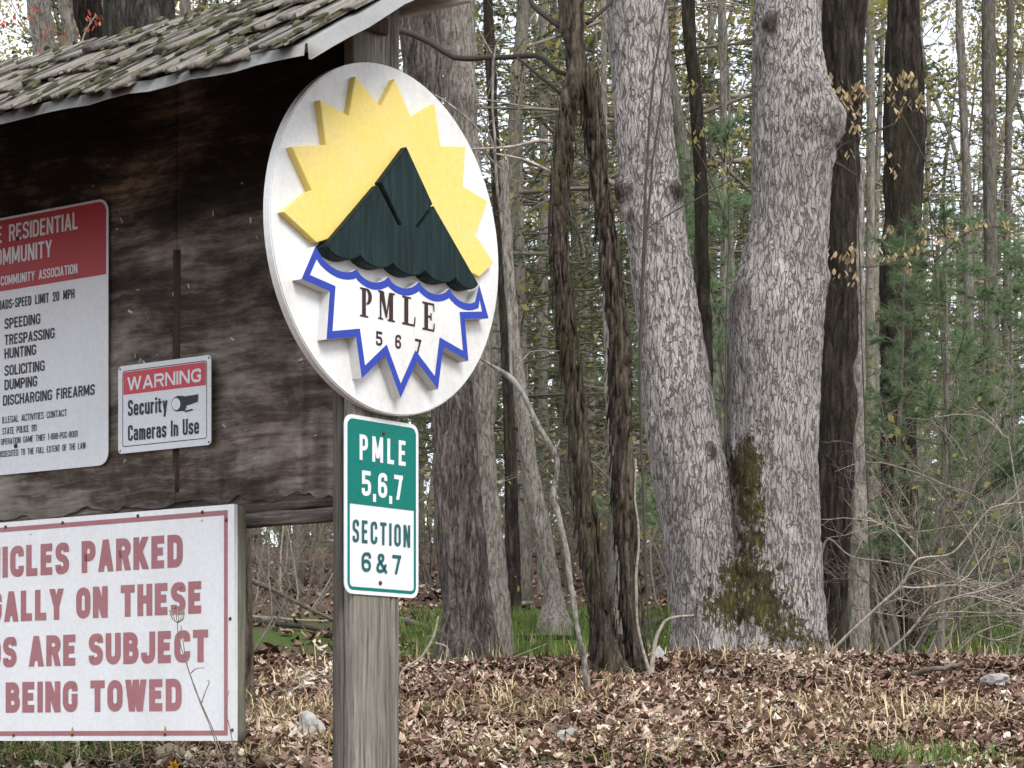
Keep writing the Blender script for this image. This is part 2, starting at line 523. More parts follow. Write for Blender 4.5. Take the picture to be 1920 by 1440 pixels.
def soil():
    m, nt, N, L, B = new_mat('leafy_soil')
    v = coords(N, L, (1, 1, 1), warp=.05, wscale=6)
    n = noise(N, L, v, 16, 9, .75)
    r = ramp(N, [(.25, (.035, .024, .018)), (.45, (.11, .068, .05)), (.6, (.20, .135, .10)), (.78, (.33, .25, .19))]); L.new(n, r.inputs[0])
    n2 = noise(N, L, coords(N, L), .35, 5, .6)
    r2 = ramp(N, [(.5, 0.0), (.62, .75)]); L.new(n2, r2.inputs[0])
    ng = noise(N, L, coords(N, L), 30, 4, .7)
    rg = ramp(N, [(.3, (.05, .085, .02)), (.7, (.13, .19, .05))]); L.new(ng, rg.inputs[0])
    at = N.new('ShaderNodeAttribute'); at.attribute_name = 'grassy'
    c = mix(N, L, math_n(N, L, 'MULTIPLY', at.outputs['Fac'], math_n(N, L, 'ADD', r2.outputs[0], .35, True)), r.outputs[0], rg.outputs[0])
    L.new(c, B.inputs['Base Color']); B.inputs['Roughness'].default_value = .95
    B.inputs['Specular IOR Level'].default_value = .1
    bump(N, L, n, 1.0, .03, B)
    return m
MT['soil'] = soil()

def rock_mat(name, a, b):
    m, nt, N, L, B = new_mat(name)
    n = noise(N, L, coords(N, L), 9, 8, .7)
    r = ramp(N, [(.3, a), (.7, b)]); L.new(n, r.inputs[0])
    L.new(r.outputs[0], B.inputs['Base Color']); B.inputs['Roughness'].default_value = .9
    bump(N, L, n, .6, .01, B)
    return m
MT['rock'] = rock_mat('pale_stone', (.24, .24, .23), (.46, .455, .43))
MT['tanrock'] = rock_mat('tan_stone', (.17, .13, .09), (.33, .27, .19))

def panel_mat():
    """old plywood: streaked, nearly black above from stain and painted-in eave shade, bleached by weather towards its lower edge"""
    m, nt, N, L, B = new_mat('weathered_plywood')
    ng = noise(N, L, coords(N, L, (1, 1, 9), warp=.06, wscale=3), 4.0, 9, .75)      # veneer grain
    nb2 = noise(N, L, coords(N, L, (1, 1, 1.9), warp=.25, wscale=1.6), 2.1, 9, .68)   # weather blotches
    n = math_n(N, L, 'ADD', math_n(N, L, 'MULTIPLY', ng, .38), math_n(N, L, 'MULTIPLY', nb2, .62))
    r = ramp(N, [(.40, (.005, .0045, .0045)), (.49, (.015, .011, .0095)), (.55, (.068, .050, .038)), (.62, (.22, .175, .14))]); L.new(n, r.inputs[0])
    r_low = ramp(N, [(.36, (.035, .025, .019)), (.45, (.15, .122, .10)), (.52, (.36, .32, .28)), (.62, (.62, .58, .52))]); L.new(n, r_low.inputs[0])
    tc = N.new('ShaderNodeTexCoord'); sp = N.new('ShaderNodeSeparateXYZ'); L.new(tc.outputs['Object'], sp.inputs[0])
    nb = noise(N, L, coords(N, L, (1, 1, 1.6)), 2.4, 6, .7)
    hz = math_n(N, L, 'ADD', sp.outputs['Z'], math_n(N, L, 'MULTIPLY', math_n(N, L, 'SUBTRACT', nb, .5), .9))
    rz_ = ramp(N, [(.0, 1.0), (.16, .92), (.45, .45), (.90, .02)])  # height fade: weathered pale below, stain plus painted eave shade above
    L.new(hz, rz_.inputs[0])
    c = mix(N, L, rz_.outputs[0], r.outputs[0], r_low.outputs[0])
    sk = N.new('ShaderNodeTexVoronoi'); sk.inputs['Scale'].default_value = 15
    L.new(coords(N, L, (1, 1, .8), warp=.1, wscale=8), sk.inputs['Vector'])
    rs = ramp(N, [(.045, 1.0), (.07, 0.0)]); L.new(sk.outputs['Distance'], rs.inputs[0])
    nk = noise(N, L, coords(N, L), 5, 3, .6); rk = ramp(N, [(.52, 0.0), (.6, .8)]); L.new(nk, rk.inputs[0])
    c = mix(N, L, math_n(N, L, 'MULTIPLY', rs.outputs[0], rk.outputs[0]), c, (.42, .41, .38))
    L.new(c, B.inputs['Base Color']); B.inputs['Roughness'].default_value = .85; B.inputs['Specular IOR Level'].default_value = .2
    bump(N, L, n, .8, .004, B)
    return m
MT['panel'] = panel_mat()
MT['rail'] = grain_mat('dark_rail_wood', [(.3, (.05, .040, .035)), (.55, (.15, .12, .10)), (.75, (.32, .28, .24))], 5, 'x', 20, blot=(.02, .015, .013), blot_amt=.6)
MT['batten'] = grain_mat('brown_batten_wood', [(.3, (.022, .014, .010)), (.6, (.065, .040, .027)), (.8, (.12, .08, .055))], 5, 'z', 14)
MT['plank'] = grain_mat('grey_plank_wood', [(.28, (.035, .031, .025)), (.42, (.12, .108, .09)), (.60, (.21, .195, .168)), (.8, (.31, .295, .26))], 5, 'z', 26, bumpd=.004, blot=(.12, .11, .09), blot_amt=.6)
MT['plankside'] = grain_mat('old_plank_edge', [(.3, (.05, .046, .040)), (.6, (.11, .10, .085)), (.8, (.17, .155, .13))], 5, 'z', 22)
MT['treated'] = grain_mat('greenish_treated_wood', [(.3, (.10, .10, .075)), (.7, (.22, .215, .165))], 5, 'z', 20)
MT['shake'] = grain_mat('silvered_shake', [(.28, (.045, .038, .03)), (.44, (.17, .15, .128)), (.6, (.38, .35, .31)), (.78, (.60, .57, .52))], 4, 'y', 16, bumpd=.008, blot=(.065, .056, .036), blot_scale=6, blot_amt=.85)
MT['deck'] = grain_mat('roof_deck_wood', [(.3, (.03, .024, .02)), (.7, (.09, .07, .055))], 5, 'x', 12)
MT['moss'] = tint_mat('roof_moss', [(0, (.022, .023, .012)), (.6, (.048, .049, .024)), (1, (.095, .093, .05))], .95, vary=.4)
MT['metal'] = paint_mat('dull_white_flashing', (.25, .25, .245), (.5, .48, .45), .6, 6, .5, bumpd=.0003, grain='x', spec=.5)
MT['signwhite'] = paint_mat('white_sign_face', (.64, .66, .69), (.50, .51, .50), .45, 4, .4, streak=True, bumpd=.0002)
MT['boardwhite'] = paint_mat('white_board_paint', (.66, .68, .70), (.52, .53, .53), .55, 5, .5, streak=True, bumpd=.0004, grain='x')
MT['discwhite'] = paint_mat('white_carved_paint', (.67, .675, .67), (.42, .40, .35), .75, 3.5, .55, streak=True, bumpd=.0012)
MT['yellow'] = paint_mat('yellow_carved_paint', (.72, .56, .145), (.70, .60, .36), .4, 5, .55, bumpd=.001)
MT['forest'] = grain_mat('dark_green_grained_paint', [(.30, (.0028, .0085, .009)), (.5, (.0062, .018, .0185)), (.62, (.011, .027, .027)), (.8, (.024, .046, .045))], 7, 'z', 12, rough=.6, bumpd=.006, spec=.15)
MT['blue'] = paint_mat('royal_blue_paint', (.016, .042, .33), (.6, .6, .7), .4, 8, .5)
MT['ink'] = paint_mat('dark_brown_letter_paint', (.030, .012, .012), (.6, .6, .6), .3, 8, .6)
MT['red'] = paint_mat('red_sign_print', (.36, .030, .040), (.75, .9, .9), .5, 4, .4, bumpd=.0001)
MT['black'] = paint_mat('black_sign_print', (.022, .022, .025), (.7, .7, .7), .3, 6, .5, bumpd=.0001)
MT['maroon'] = paint_mat('faded_maroon_print', (.30, .128, .142), (1.25, 1.4, 1.3), .8, 3, .6, bumpd=.0001)
MT['green'] = paint_mat('green_sign_print', (.0015, .148, .120), (.85, .85, .85), .4, 4, .45, bumpd=.0001, spec=.15)
MT['teal'] = paint_mat('teal_letter_print', (.006, .085, .085), (.85, .85, .85), .3, 6, .4, bumpd=.0001)
MT['alum'] = paint_mat('aluminium_edge', (.55, .56, .57), (.4, .4, .4), .3, 6, .35, bumpd=.0001, spec=.6)
MT['rust'] = paint_mat('rusty_screw', (.085, .035, .018), (.5, .5, .5), .5, 40, .8)
MT['ochre'] = paint_mat('rust_run', (.42, .22, .06), (.8, .8, .8), .5, 40, .8)
MT['petal'] = tint_mat('yellow_petal', [(0, (.75, .42, .03)), (1, (.85, .55, .05))], .5, trans=.2)
MT['stem'] = tint_mat('green_stem', [(0, (.08, .15, .04)), (1, (.12, .2, .06))], .6)

# ------------------------------------------------------------------ ground
GY = [-300, 0, 3, 5.6, 7, 9, 11.5, 12.5, 15, 17, 20, 30, 45, 70, 120, 900]
GZ = [0, 0, 0, .95, 1.385, 1.64, 1.895, 1.915, 1.94, 2.12, 2.62, 3.8, 5.5, 7.2, 7.8, 7.8]
def gz(x, y):
    x = np.atleast_1d(np.asarray(x, float)); y = np.atleast_1d(np.asarray(y, float))
    z = np.interp(y, GY, GZ)
    p = np.stack([x, y, np.zeros_like(x)], -1)
    k = np.clip((y - 4) / 4, 0, 1)
    z = z + k * (.03 * vnoise(p * .55) + .018 * vnoise(p * 1.7 + 9)) + np.clip((y - 16) / 20, 0, 1) * .25 * vnoise(p * .16 + 4)
    z = z + np.exp(-((y - 12.0) / 1.6) ** 2) * (.035 * vnoise(p * .9 + 21) + .03 * vnoise(p * 2.6 + 3))
    z = z + .03 * np.exp(-(((x - 1.25) / 1.1) ** 2 + ((y - 11.6) / 1.0) ** 2))
    return z
def g1(x, y): return float(gz(x, y)[0])

def ground():
    xs = np.concatenate([[-600, -250, -120, -60, -35, -22, -14, -9], np.arange(-6.5, 6.51, .075), [9, 14, 22, 35, 60, 120, 250, 600]])
    ys = np.concatenate([[-300, -100, -30, -8, 0], np.arange(1, 6, .25), np.arange(6, 15, .07), np.arange(15, 30, .4), np.arange(30, 80, 2.), [90, 120, 200, 400, 900]])
    X, Y = np.meshgrid(xs, ys)
    Z = gz(X.ravel(), Y.ravel())
    pp = np.stack([X.ravel(), Y.ravel(), Z * 0], -1)
    near = ((Y.ravel() > 6) & (Y.ravel() < 15) & (np.abs(X.ravel()) < 6.5))
    Z = Z + near * (.012 * vnoise(pp * 9) - .02)
    V = np.stack([X.ravel(), Y.ravel(), Z], -1)
    nx = len(xs); ny = len(ys)
    i = np.arange(ny - 1)[:, None] * nx; j = np.arange(nx - 1)[None]
    Q = np.stack([i + j, i + j + 1, i + nx + j + 1, i + nx + j], -1).reshape(-1, 4)
    o = link('ground', make_mesh('ground', V, Q, smooth=True, attrs={'grassy': np.exp(-((V[:, 1] - 18.8) / 2.6) ** 2)}), MT['soil'])
    tag(o, kind='structure')
ground()

def at_px(px, py):
    """where the ground shows at this point of the photo"""
    Ds = np.linspace(5.5, 40, 2400)
    xs = (px - 960) / F * Ds; zr = EYE + (HY - py) / F * Ds
    d = gz(xs, Ds) - zr
    i = np.argmax(d > 0) if (d > 0).any() else -1
    return xs[i], Ds[i]

# ------------------------------------------------------------------ lettering: a small stroke alphabet, swept to flat print
GLY = {}
def _g(ch, w, *st): GLY[ch] = (w, st)
def p_(*pts, closed=False): return ('p', pts, closed)
def d_(*a): return ('d', a)
_bowl = lambda a, b, x=1: p_((0, a, 1), (x, a, 1), (x, b, 1), (0, b, 1), closed=True)
_g('A', 1.1, d_(0, 0, .5, 1), d_(1, 0, .5, 1), p_((.25, .25), (.75, .25)))
_g('B', 1, p_((0, 0), (1, 0, 1), (1, .53, 1), (0, .53), closed=True), p_((0, .53), (.93, .53, 1), (.93, 1, 1), (0, 1), closed=True))
_g('C', 1, p_((1, .70), (1, 1, 1), (0, 1, 1), (0, 0, 1), (1, 0, 1), (1, .30)))
_g('D', 1, p_((0, 0), (1, 0, 1), (1, 1, 1), (0, 1), closed=True))
_g('E', .82, p_((.9, 1), (0, 1), (0, 0), (.9, 0)), p_((0, .52), (.75, .52)))
_g('F', .8, p_((.9, 1), (0, 1), (0, 0)), p_((0, .5), (.75, .5)))
_g('G', 1, p_((1, .72), (1, 1, 1), (0, 1, 1), (0, 0, 1), (1, 0, 1), (1, .45), (.65, .45)))
_g('H', 1, p_((0, 0), (0, 1)), p_((1, 0), (1, 1)), p_((0, .52), (1, .52)))
_g('I', 0, p_((0, 0), (0, 1)))
_g('J', .85, p_((1, 1), (1, 0, 1), (0, 0, 1), (0, .3)))
_g('K', 1.05, p_((0, 0), (0, 1)), d_(.1, .36, .95, 1), d_(.38, .52, 1, 0))
_g('L', .78, p_((0, 1), (0, 0), (.9, 0)))
_g('M', 1.4, p_((0, 0), (0, 1)), p_((1, 0), (1, 1)), d_(.02, 1, .5, .15), d_(.98, 1, .5, .15))
_g('N', 1.05, p_((0, 0), (0, 1)), p_((1, 0), (1, 1)), d_(.02, 1, .98, 0))
_g('O', 1, p_((0, 0, 1), (1, 0, 1), (1, 1, 1), (0, 1, 1), closed=True))
_g('P', .95, p_((0, 0), (0, 1), (1, 1, 1), (1, .46, 1), (0, .46)))
_g('R', 1, p_((0, 0), (0, 1), (1, 1, 1), (1, .5, 1), (0, .5)), d_(.62, .5, 1, 0))
_g('S', .95, p_((1, .76), (1, 1, 1), (0, 1, 1), (0, .55, 1), (1, .47, 1), (1, 0, 1), (0, 0, 1), (0, .24)))
_g('T', .95, p_((.02, 1), (.98, 1)), p_((.5, 1), (.5, 0)))
_g('U', 1, p_((0, 1), (0, 0, 1), (1, 0, 1), (1, 1)))
_g('V', 1.1, d_(0, 1, .5, 0), d_(1, 1, .5, 0))
_g('W', 1.6, d_(0, 1, .25, 0), d_(.5, 1, .25, 0), d_(.5, 1, .75, 0), d_(1, 1, .75, 0))
_g('X', 1.05, d_(0, 1, 1, 0), d_(1, 1, 0, 0))
_g('Y', 1.05, d_(0, 1, .5, .42), d_(1, 1, .5, .42), p_((.5, .42), (.5, 0)))
_g('0', .95, p_((0, 0, 1), (1, 0, 1), (1, 1, 1), (0, 1, 1), closed=True))
_g('1', .35, p_((.8, 0), (.8, 1)), d_(-.3, .76, .8, 1))
_g('2', .95, p_((0, .68), (0, 1, 1), (1, 1, 1), (1, .6, .6), (0, 0), (1, 0)))
_g('5', .95, p_((.95, 1), (.05, 1), (.05, .56), (1, .6, 1), (1, 0, 1), (0, 0, 1), (0, .26)))
_g('6', .95, _bowl(0, .56), p_((0, .3), (0, 1, 1), (1, 1, 1), (1, .74)))
_g('7', .9, p_((0, 1), (1, 1)), d_(1, 1, .35, 0))
_g('8', .95, _bowl(0, .53), _bowl(.53, 1))
_g('9', .95, _bowl(.44, 1), p_((1, .7), (1, 0, 1), (0, 0, 1), (0, .26)))
_g('&', 1.15, p_((1.0, 0), (.16, .72, .5), (.16, 1, 1), (.68, 1, 1), (.68, .70, .5), (0, .38, .6), (0, 0, 1), (.7, 0, 1), (1.0, .45)))
_g(',', .0, d_(-.1, -.2, .1, .12))
_g('.', .0, p_((0, 0), (0, .02)))
_g('-', .45, p_((0, .42), (1, .42)))
_g('a', .9, p_((.05, .52), (.05, .68, 1), (1, .68, 1), (1, 0)), p_((1, .4), (0, .4, 1), (0, 0, 1), (1, .0)))
_g('c', .85, p_((1, .48), (1, .68, 1), (0, .68, 1), (0, 0, 1), (1, 0, 1), (1, .2)))
_g('e', .9, p_((1, .17), (1, 0, 1), (0, 0, 1), (0, .68, 1), (1, .68, 1), (1, .34), (.05, .34)))
_g('i', 0, p_((0, 0), (0, .68)), p_((0, .95), (0, .96)))
_g('m', 1.5, p_((0, 0), (0, .68)), p_((0, .66), (.5, .66, 1), (.5, 0)), p_((.5, .66), (1, .66, 1), (1, 0)))
_g('n', .9, p_((0, 0), (0, .68)), p_((0, .66), (1, .66, 1), (1, 0)))
_g('r', .55, p_((0, 0), (0, .68)), p_((0, .64), (.9, .66)))
_g('s', .85, p_((1, .5), (1, .68, 1), (0, .68, 1), (0, .38, 1), (1, .31, 1), (1, 0, 1), (0, 0, 1), (0, .2)))
_g('t', .5, p_((.3, .95), (.3, 0, 1), (1.0, 0)), p_((-.2, .66), (1, .66)))
_g('u', .9, p_((0, .68), (0, 0, 1), (1, 0, 1)), p_((1, 0), (1, .68)))
_g('y', .95, d_(0, .72, .52, 0), d_(1, .72, .30, -.28))

def _fillet(pts, closed, rx):
    n = len(pts); out = []
    for i, q in enumerate(pts):
        p1 = np.array(q[:2]); f = q[2] if len(q) > 2 else 0
        if not f or (not closed and i in (0, n - 1)):
            out.append(p1); continue
        p0 = np.array(pts[(i - 1) % n][:2]); p2 = np.array(pts[(i + 1) % n][:2])
        a = p0 - p1; b = p2 - p1; la, lb = np.linalg.norm(a), np.linalg.norm(b)
        r = min(rx * f, la * .5, lb * .5)
        A = p1 + a / la * r; Bp = p1 + b / lb * r
        for t in np.linspace(0, 1, 6):
            out.append((1 - t) ** 2 * A + 2 * t * (1 - t) * (p1 * .86 + (A + Bp) * .07) + t * t * Bp)
    return out

def _sweep(pts, closed, t, cap0=True, cap1=True):
    n = len(pts); Lf = []; Rt = []
    for i in range(n):
        p = pts[i]
        a = pts[(i - 1) % n] if (closed or i > 0) else None
        b = pts[(i + 1) % n] if (closed or i < n - 1) else None
        e1 = (p - a) / (np.linalg.norm(p - a) + 1e-9) if a is not None else None
        e2 = (b - p) / (np.linalg.norm(b - p) + 1e-9) if b is not None else None
        if e1 is None: e1 = e2; p = p - e2 * t / 2 * cap0
        if e2 is None: e2 = e1; p = p + e1 * t / 2 * cap1
        m = np.array((-e1[1] - e2[1], e1[0] + e2[0])); q = m.dot(m) / 2
        m = m / max(q, .5) * t / 2
        Lf.append(p + m); Rt.append(p - m)
    return Lf, Rt

def text_width(s, gw, t, gap, space):
    w = 0
    for ch in s:
        w += space if ch == ' ' else GLY[ch][0] * gw + t + gap
    return w - gap

def text_mesh(name, s, x0, x1, z0, h, t, y, gap=None, space=None, prefix='', m=None, parent=None):
    """s fills x0..x1 on the plane y, baseline z0, cap height h, stroke t; a prefix runs on to the left at the same scale"""
    gap = t * .55 if gap is None else gap
    space = h * .34 if space is None else space
    tot = sum(GLY[c][0] for c in s if c != ' ')
    fixed = sum(space if c == ' ' else t + gap for c in s) - gap
    gw = (x1 - x0 - fixed) / tot
    V = []; Q = []
    def put(st, x, lay):
        nonlocal V, Q
        yy = y - .00013 * lay
        if st[0] == 'p':
            pts = [(x + t / 2 + q[0] * cw, z0 + t / 2 + q[1] * (h - t)) + tuple(q[2:]) for q in st[1]]
            path = _fillet(pts, st[2], max(cw * .5, t * .6))
            path = [q for i_, q in enumerate(path) if np.linalg.norm(np.array(q) - np.array(path[i_ - 1])) > t * .04 or (i_ == 0 and not st[2])]
            rd_ = any(len(q) > 2 for q in st[1])
            cp = [(not rd_) or q[1] in (0, 1, .68) for q in (st[1][0], st[1][-1])]
            Lf, Rt = _sweep([np.array(q) for q in path], st[2], t, *cp)
            b = len(V); n = len(Lf)
            for q in Lf: V.append((q[0], yy, q[1]))
            for q in Rt: V.append((q[0], yy, q[1]))
            for i in range(n if st[2] else n - 1):
                Q.append((b + i, b + n + i, b + n + (i + 1) % n, b + (i + 1) % n))
        else:
            xa, za, xb, zb = st[1]
            xa = x + t / 2 + xa * cw; xb = x + t / 2 + xb * cw; za = z0 + za * h; zb = z0 + zb * h
            th = t * min(1.7, math.sqrt(1 + ((xb - xa) / (zb - za)) ** 2)) / 2
            b = len(V)
            V.extend([(xa - th, yy, za), (xa + th, yy, za), (xb + th, yy, zb), (xb - th, yy, zb)])
            Q.append((b, b + 1, b + 2, b + 3) if zb > za else (b + 3, b + 2, b + 1, b))
    x = x0 - (text_width(prefix, gw, t, gap, space) + gap if prefix else 0)
    for ch in prefix + s:
        if ch == ' ':
            x += space; continue
        w, sts = GLY[ch]; cw = w * gw
        for k, st in enumerate(sts): put(st, x, k)
        x += cw + t + gap
        if parent is not None:            # large letters: one part each
            link('letter', make_mesh('letter', V, Q), m, parent); V = []; Q = []
    if parent is None:
        return make_mesh(name, V, Q)

# ------------------------------------------------------------------ the two sign planes
class Plane:
    def __init__(s, o, rz):
        s.o = o; s.rz = rz
        s.n = Vector((math.sin(rz), -math.cos(rz), 0)); s.t = Vector((math.cos(rz), math.sin(rz), 0))
    def uv(s, px, py, off=0.0):
        d = Vector(((px - 960) / F, 1, (HY - py) / F))
        q = s.o + s.n * off
        k = (q.x * s.n.x + q.y * s.n.y) / (d.x * s.n.x + d.y * s.n.y)
        p = Vector((d.x * k, d.y * k, EYE + d.z * k))
        return (p - s.o).dot(s.t), p.z
    def w(s, u, off, z):
        q = s.o + s.t * u + s.n * off
        return Vector((q.x, q.y, z))

RK, RS = R(-34), R(50)
kp = P(645, 980, 5.8); sp_ = P(707, 950, 5.62)
KZ = g1(kp.x, kp.y) - .05            # foot of the notice shelter
SZ = g1(sp_.x, sp_.y) - .05          # foot of the plank post
KP = Plane(Vector((kp.x, kp.y, KZ)), RK)
SP = Plane(Vector((sp_.x, sp_.y, SZ)), RS)

def kuv(px, py, off=0.0):
    u, z = KP.uv(px, py, off); return u, z - KZ
def suv(px, py, off=0.0):
    u, z = SP.uv(px, py, off); return u, z - SZ

# ------------------------------------------------------------------ notice shelter (local: x along the board, -y out of it, z up)
MT['shake2'] = grain_mat('silvered_board', [(.25, (.13, .115, .10)), (.42, (.30, .275, .245)), (.6, (.45, .42, .38))], 4, 'x', 16)
def shelter():
    root = empty('notice_shelter', KP.o, RK)
    tag(root, 'dark weathered plywood notice shelter with mossy wooden shake roof', 'shelter')
    XL = -2.05
    zb = kuv(640, 922)[1]
    ze = kuv(575, 85, .6)[1]; ue = kuv(575, 85, .6)[0]
    zr = kuv(300, 56, -.05)[1]
    slope = (zr - ze) / .65
    ztop = zr - .05 * slope - .06
    # two plywood sheets, ragged along the bottom
    seam = kuv(335, 700)[0]
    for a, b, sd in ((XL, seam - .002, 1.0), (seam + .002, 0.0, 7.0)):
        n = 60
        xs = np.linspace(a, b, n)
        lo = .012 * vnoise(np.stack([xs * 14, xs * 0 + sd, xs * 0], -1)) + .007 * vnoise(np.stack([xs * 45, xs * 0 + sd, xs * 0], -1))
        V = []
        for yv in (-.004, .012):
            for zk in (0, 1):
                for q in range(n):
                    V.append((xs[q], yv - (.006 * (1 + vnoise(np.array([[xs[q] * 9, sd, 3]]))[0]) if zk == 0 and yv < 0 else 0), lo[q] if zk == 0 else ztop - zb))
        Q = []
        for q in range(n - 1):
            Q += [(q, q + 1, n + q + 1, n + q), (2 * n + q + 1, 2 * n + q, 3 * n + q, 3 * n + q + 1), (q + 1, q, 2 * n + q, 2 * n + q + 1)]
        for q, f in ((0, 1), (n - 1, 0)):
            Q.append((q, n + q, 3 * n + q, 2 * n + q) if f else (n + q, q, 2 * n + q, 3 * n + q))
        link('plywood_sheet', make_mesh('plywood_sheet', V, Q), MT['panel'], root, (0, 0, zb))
    # brown batten over the seam, in two lengths
    z0 = kuv(335, 925)[1]; z1 = kuv(335, 470)[1]
    link('batten', board_mesh('batten', seam - .015, seam + .016, -.012, -.005, z0, z1, 'z', 20, .002, 3), MT['batten'], root)
    # rails under the sheets
    za, zc, zd = kuv(640, 920)[1], kuv(640, 950)[1], kuv(640, 977)[1]
    link('rail', board_mesh('rail', XL, -.004, -.002, .038, zc + .002, za + .012, 'x', 60, .004, 5), MT['rail'], root)
    link('rail', board_mesh('rail', XL, -.002, -.026, .020, zd, zc - .002, 'x', 60, .004, 15), MT['rail'], root)
    # posts
    link('post', board_mesh('post', .0, .085, .0, .085, 0, ztop - .01, 'z', 40, .002, 2), MT['batten'], root)
    gl = KP.w(XL, 0, 0); dz = g1(gl.x, gl.y) - KZ - .08
    link('post', board_mesh('post', XL - .088, XL - .002, .0, .085, dz, ztop - .01, 'z', 40, .002, 8), MT['batten'], root)
    # roof deck: front slope and back slope, thin boards meeting at the ridge
    ux0 = XL - .3; ux1 = ue
    yf, yr = -.6, .05
    def slope_slab(name, y0, z0, y1, z1, th, x0, x1, m):
        V = [(x, y, z - d) for x in (x0, x1) for (y, z) in ((y0, z0), (y1, z1)) for d in (0, th)]
        Q = [(0, 4, 6, 2), (1, 3, 7, 5), (0, 1, 5, 4), (2, 6, 7, 3), (0, 2, 3, 1), (4, 5, 7, 6)]
        return link(name, make_mesh(name, V, Q), m, root)
    deck = slope_slab('roof_deck', yf, ze, yr, zr, .016, ux0, ux1, MT['deck'])
    link('ridge_board', board_mesh('ridge_board', ux0, ux1, yr + .002, yr + .022, zr - .12, zr + .012, 'x', 30, .002, 6), MT['shake2'], root)
    link('ledger', board_mesh('ledger', XL, .08, -.045, -.006, zr - .055 * slope - .115, zr - .055 * slope - .055, 'x', 30, .002, 6), MT['deck'], root)
    # metal flashing along the eave and up the rake, with a bent outer lip
    def flash(name, path, out, dn, lip):
        # path: list of points; out: direction of the lip, dn: drop
        n = len(path); V = []
        for k, p in enumerate(path):
            p = np.array(p, float); w = .0025 * math.sin(k * 1.7) + .0015 * math.sin(k * 4.1)
            V += [p + np.array((0, 0, .004)) - out * .05 + np.array((0, 0, 0)), p + np.array((0, 0, .004 + w)), p + out * (.004 + w) + np.array((0, 0, -dn + w)), p + out * (.004 + lip) + np.array((0, 0, -dn - .002 + w))]
        Q = []
        for k in range(n - 1):
            for q in range(3):
                Q.append((4 * k + q, 4 * k + q + 1, 4 * k + 5 + q, 4 * k + 4 + q))
        o = link(name, make_mesh(name, V, Q), MT['metal'], root)
        so = o.modifiers.new('thick', 'SOLIDIFY'); so.thickness = .0015
        return o
    flash('eave_flashing', [(u, yf - .004, ze) for u in np.linspace(ux0, ux1 - .002, 40)], np.array((0, -1., 0)), .024, .006)
    flash('rake_flashing', [(ux1 + .004, yf + .65 * q - .002, ze + .65 * slope * q + .001) for q in np.linspace(0, 1, 10)], np.array((1., 0, 0)), .034, .008)
    # shakes: courses of split boards, each one its own piece
    protos = []
    for k in range(7):
        w = 1.0; Lh = .50
        nx, ny = 5, 9
        r_ = np.random.default_rng(40 + k)
        U, Vv = np.meshgrid(np.linspace(0, 1, nx), np.linspace(0, 1, ny))
        curl = r_.uniform(-.006, .012); cup = r_.uniform(-.005, .007)
        top = .006 * (1 - Vv) + .003 + curl * (1 - Vv) ** 2 + cup * (2 * U - 1) ** 2 * (1 - .5 * Vv)
        top = top + .0042 * vnoise(np.stack([U.ravel() * 9 + k * 5, Vv.ravel() * 2, U.ravel() * 0], -1)).reshape(U.shape)
        yy = Vv * Lh + (Vv < .01) * (.016 * vnoise(np.stack([U.ravel() * 6 + k * 3, U.ravel() * 0, U.ravel() * 0 + 2], -1)).reshape(U.shape))
        bot = curl * (1 - Vv) ** 2 + cup * (2 * U - 1) ** 2 * (1 - .5 * Vv) - .001
        Va = np.concatenate([np.stack([U, yy, top], -1).reshape(-1, 3), np.stack([U, yy, bot], -1).reshape(-1, 3)])
        n = nx * ny; Q = []
        for a in range(ny - 1):
            for b in range(nx - 1):
                i = a * nx + b
                Q.append((i, i + 1, i + nx + 1, i + nx)); Q.append((n + i + 1, n + i, n + i + nx, n + i + nx + 1))
        for b in range(nx - 1): Q.append((b + 1, b, n + b, n + b + 1)); i = (ny - 1) * nx + b; Q.append((i, i + 1, n + i + 1, n + i))
        for a in range(ny - 1): i = a * nx; Q.append((i, i + nx, n + i + nx, n + i)); i += nx - 1; Q.append((i + nx, i, n + i, n + i + nx))
        me = make_mesh('shake', Va, Q); me.materials.append(MT['shake'])
        protos.append(me)
    pitch = math.atan(slope)
    rr = random.Random(5)
    moss = Geo()
    Ls = .65 / math.cos(pitch)
    for c in range(3):
        s0 = -.025 + c * .27
        u = ux0 + .01 + rr.uniform(-.05, 0)
        while u < ux1 - .03:
            w = rr.uniform(.045, .14)
            w = min(w, ux1 - u + .005)
            ds = s0 + rr.uniform(-.02, .02)
            o = link('shake', protos[rr.randrange(7)], None, deck)
            lift = .004 + .007 * min(c, 1) + .005 * rr.random()
            y = yf + ds * math.cos(pitch) - lift * math.sin(pitch)
            z = ze + ds * math.sin(pitch) + lift * math.cos(pitch) + .003
            o.location = (u, y, z)
            ln = 1.0 if ds + .50 < Ls + .03 else max(.2, (Ls + .03 - ds) / .50)
            o.scale = (w - rr.uniform(.003, .016), ln, rr.uniform(.35, 1.1))
            o.rotation_euler = (pitch - (.016 if c else .0), rr.uniform(-.035, .035), rr.uniform(-.03, .03))
            # moss gathers in the gaps and along the butts
            for q in range(rr.randrange(2, 15) if vnoise(np.array([[u * 3, c * .9, 1.5]]))[0] > -.25 else 2):
                along = rr.uniform(-.01, .28); gu = u + rr.choice((0, w)) * 1.0 + rr.uniform(-.007, .007) if rr.random() < .85 else u + rr.uniform(0, w)
                if gu > ux1 - .01: continue
                sl = ds + along
                cz = ze + sl * math.sin(pitch) + (lift + .013) * math.cos(pitch)
                cy = yf + sl * math.cos(pitch) - (lift + .014) * math.sin(pitch)
                blob(moss, (gu, cy, cz), rr.uniform(.003, .009), rr.uniform(.006, .035), rr.uniform(.003, .009), pitch, rr)
            u += w
    o = link('roof_moss', moss.mesh('roof_moss'), MT['moss'], deck); tag(o, kind='stuff')
    # scraps of old paper and staples left on the sheets
    sc = Geo()
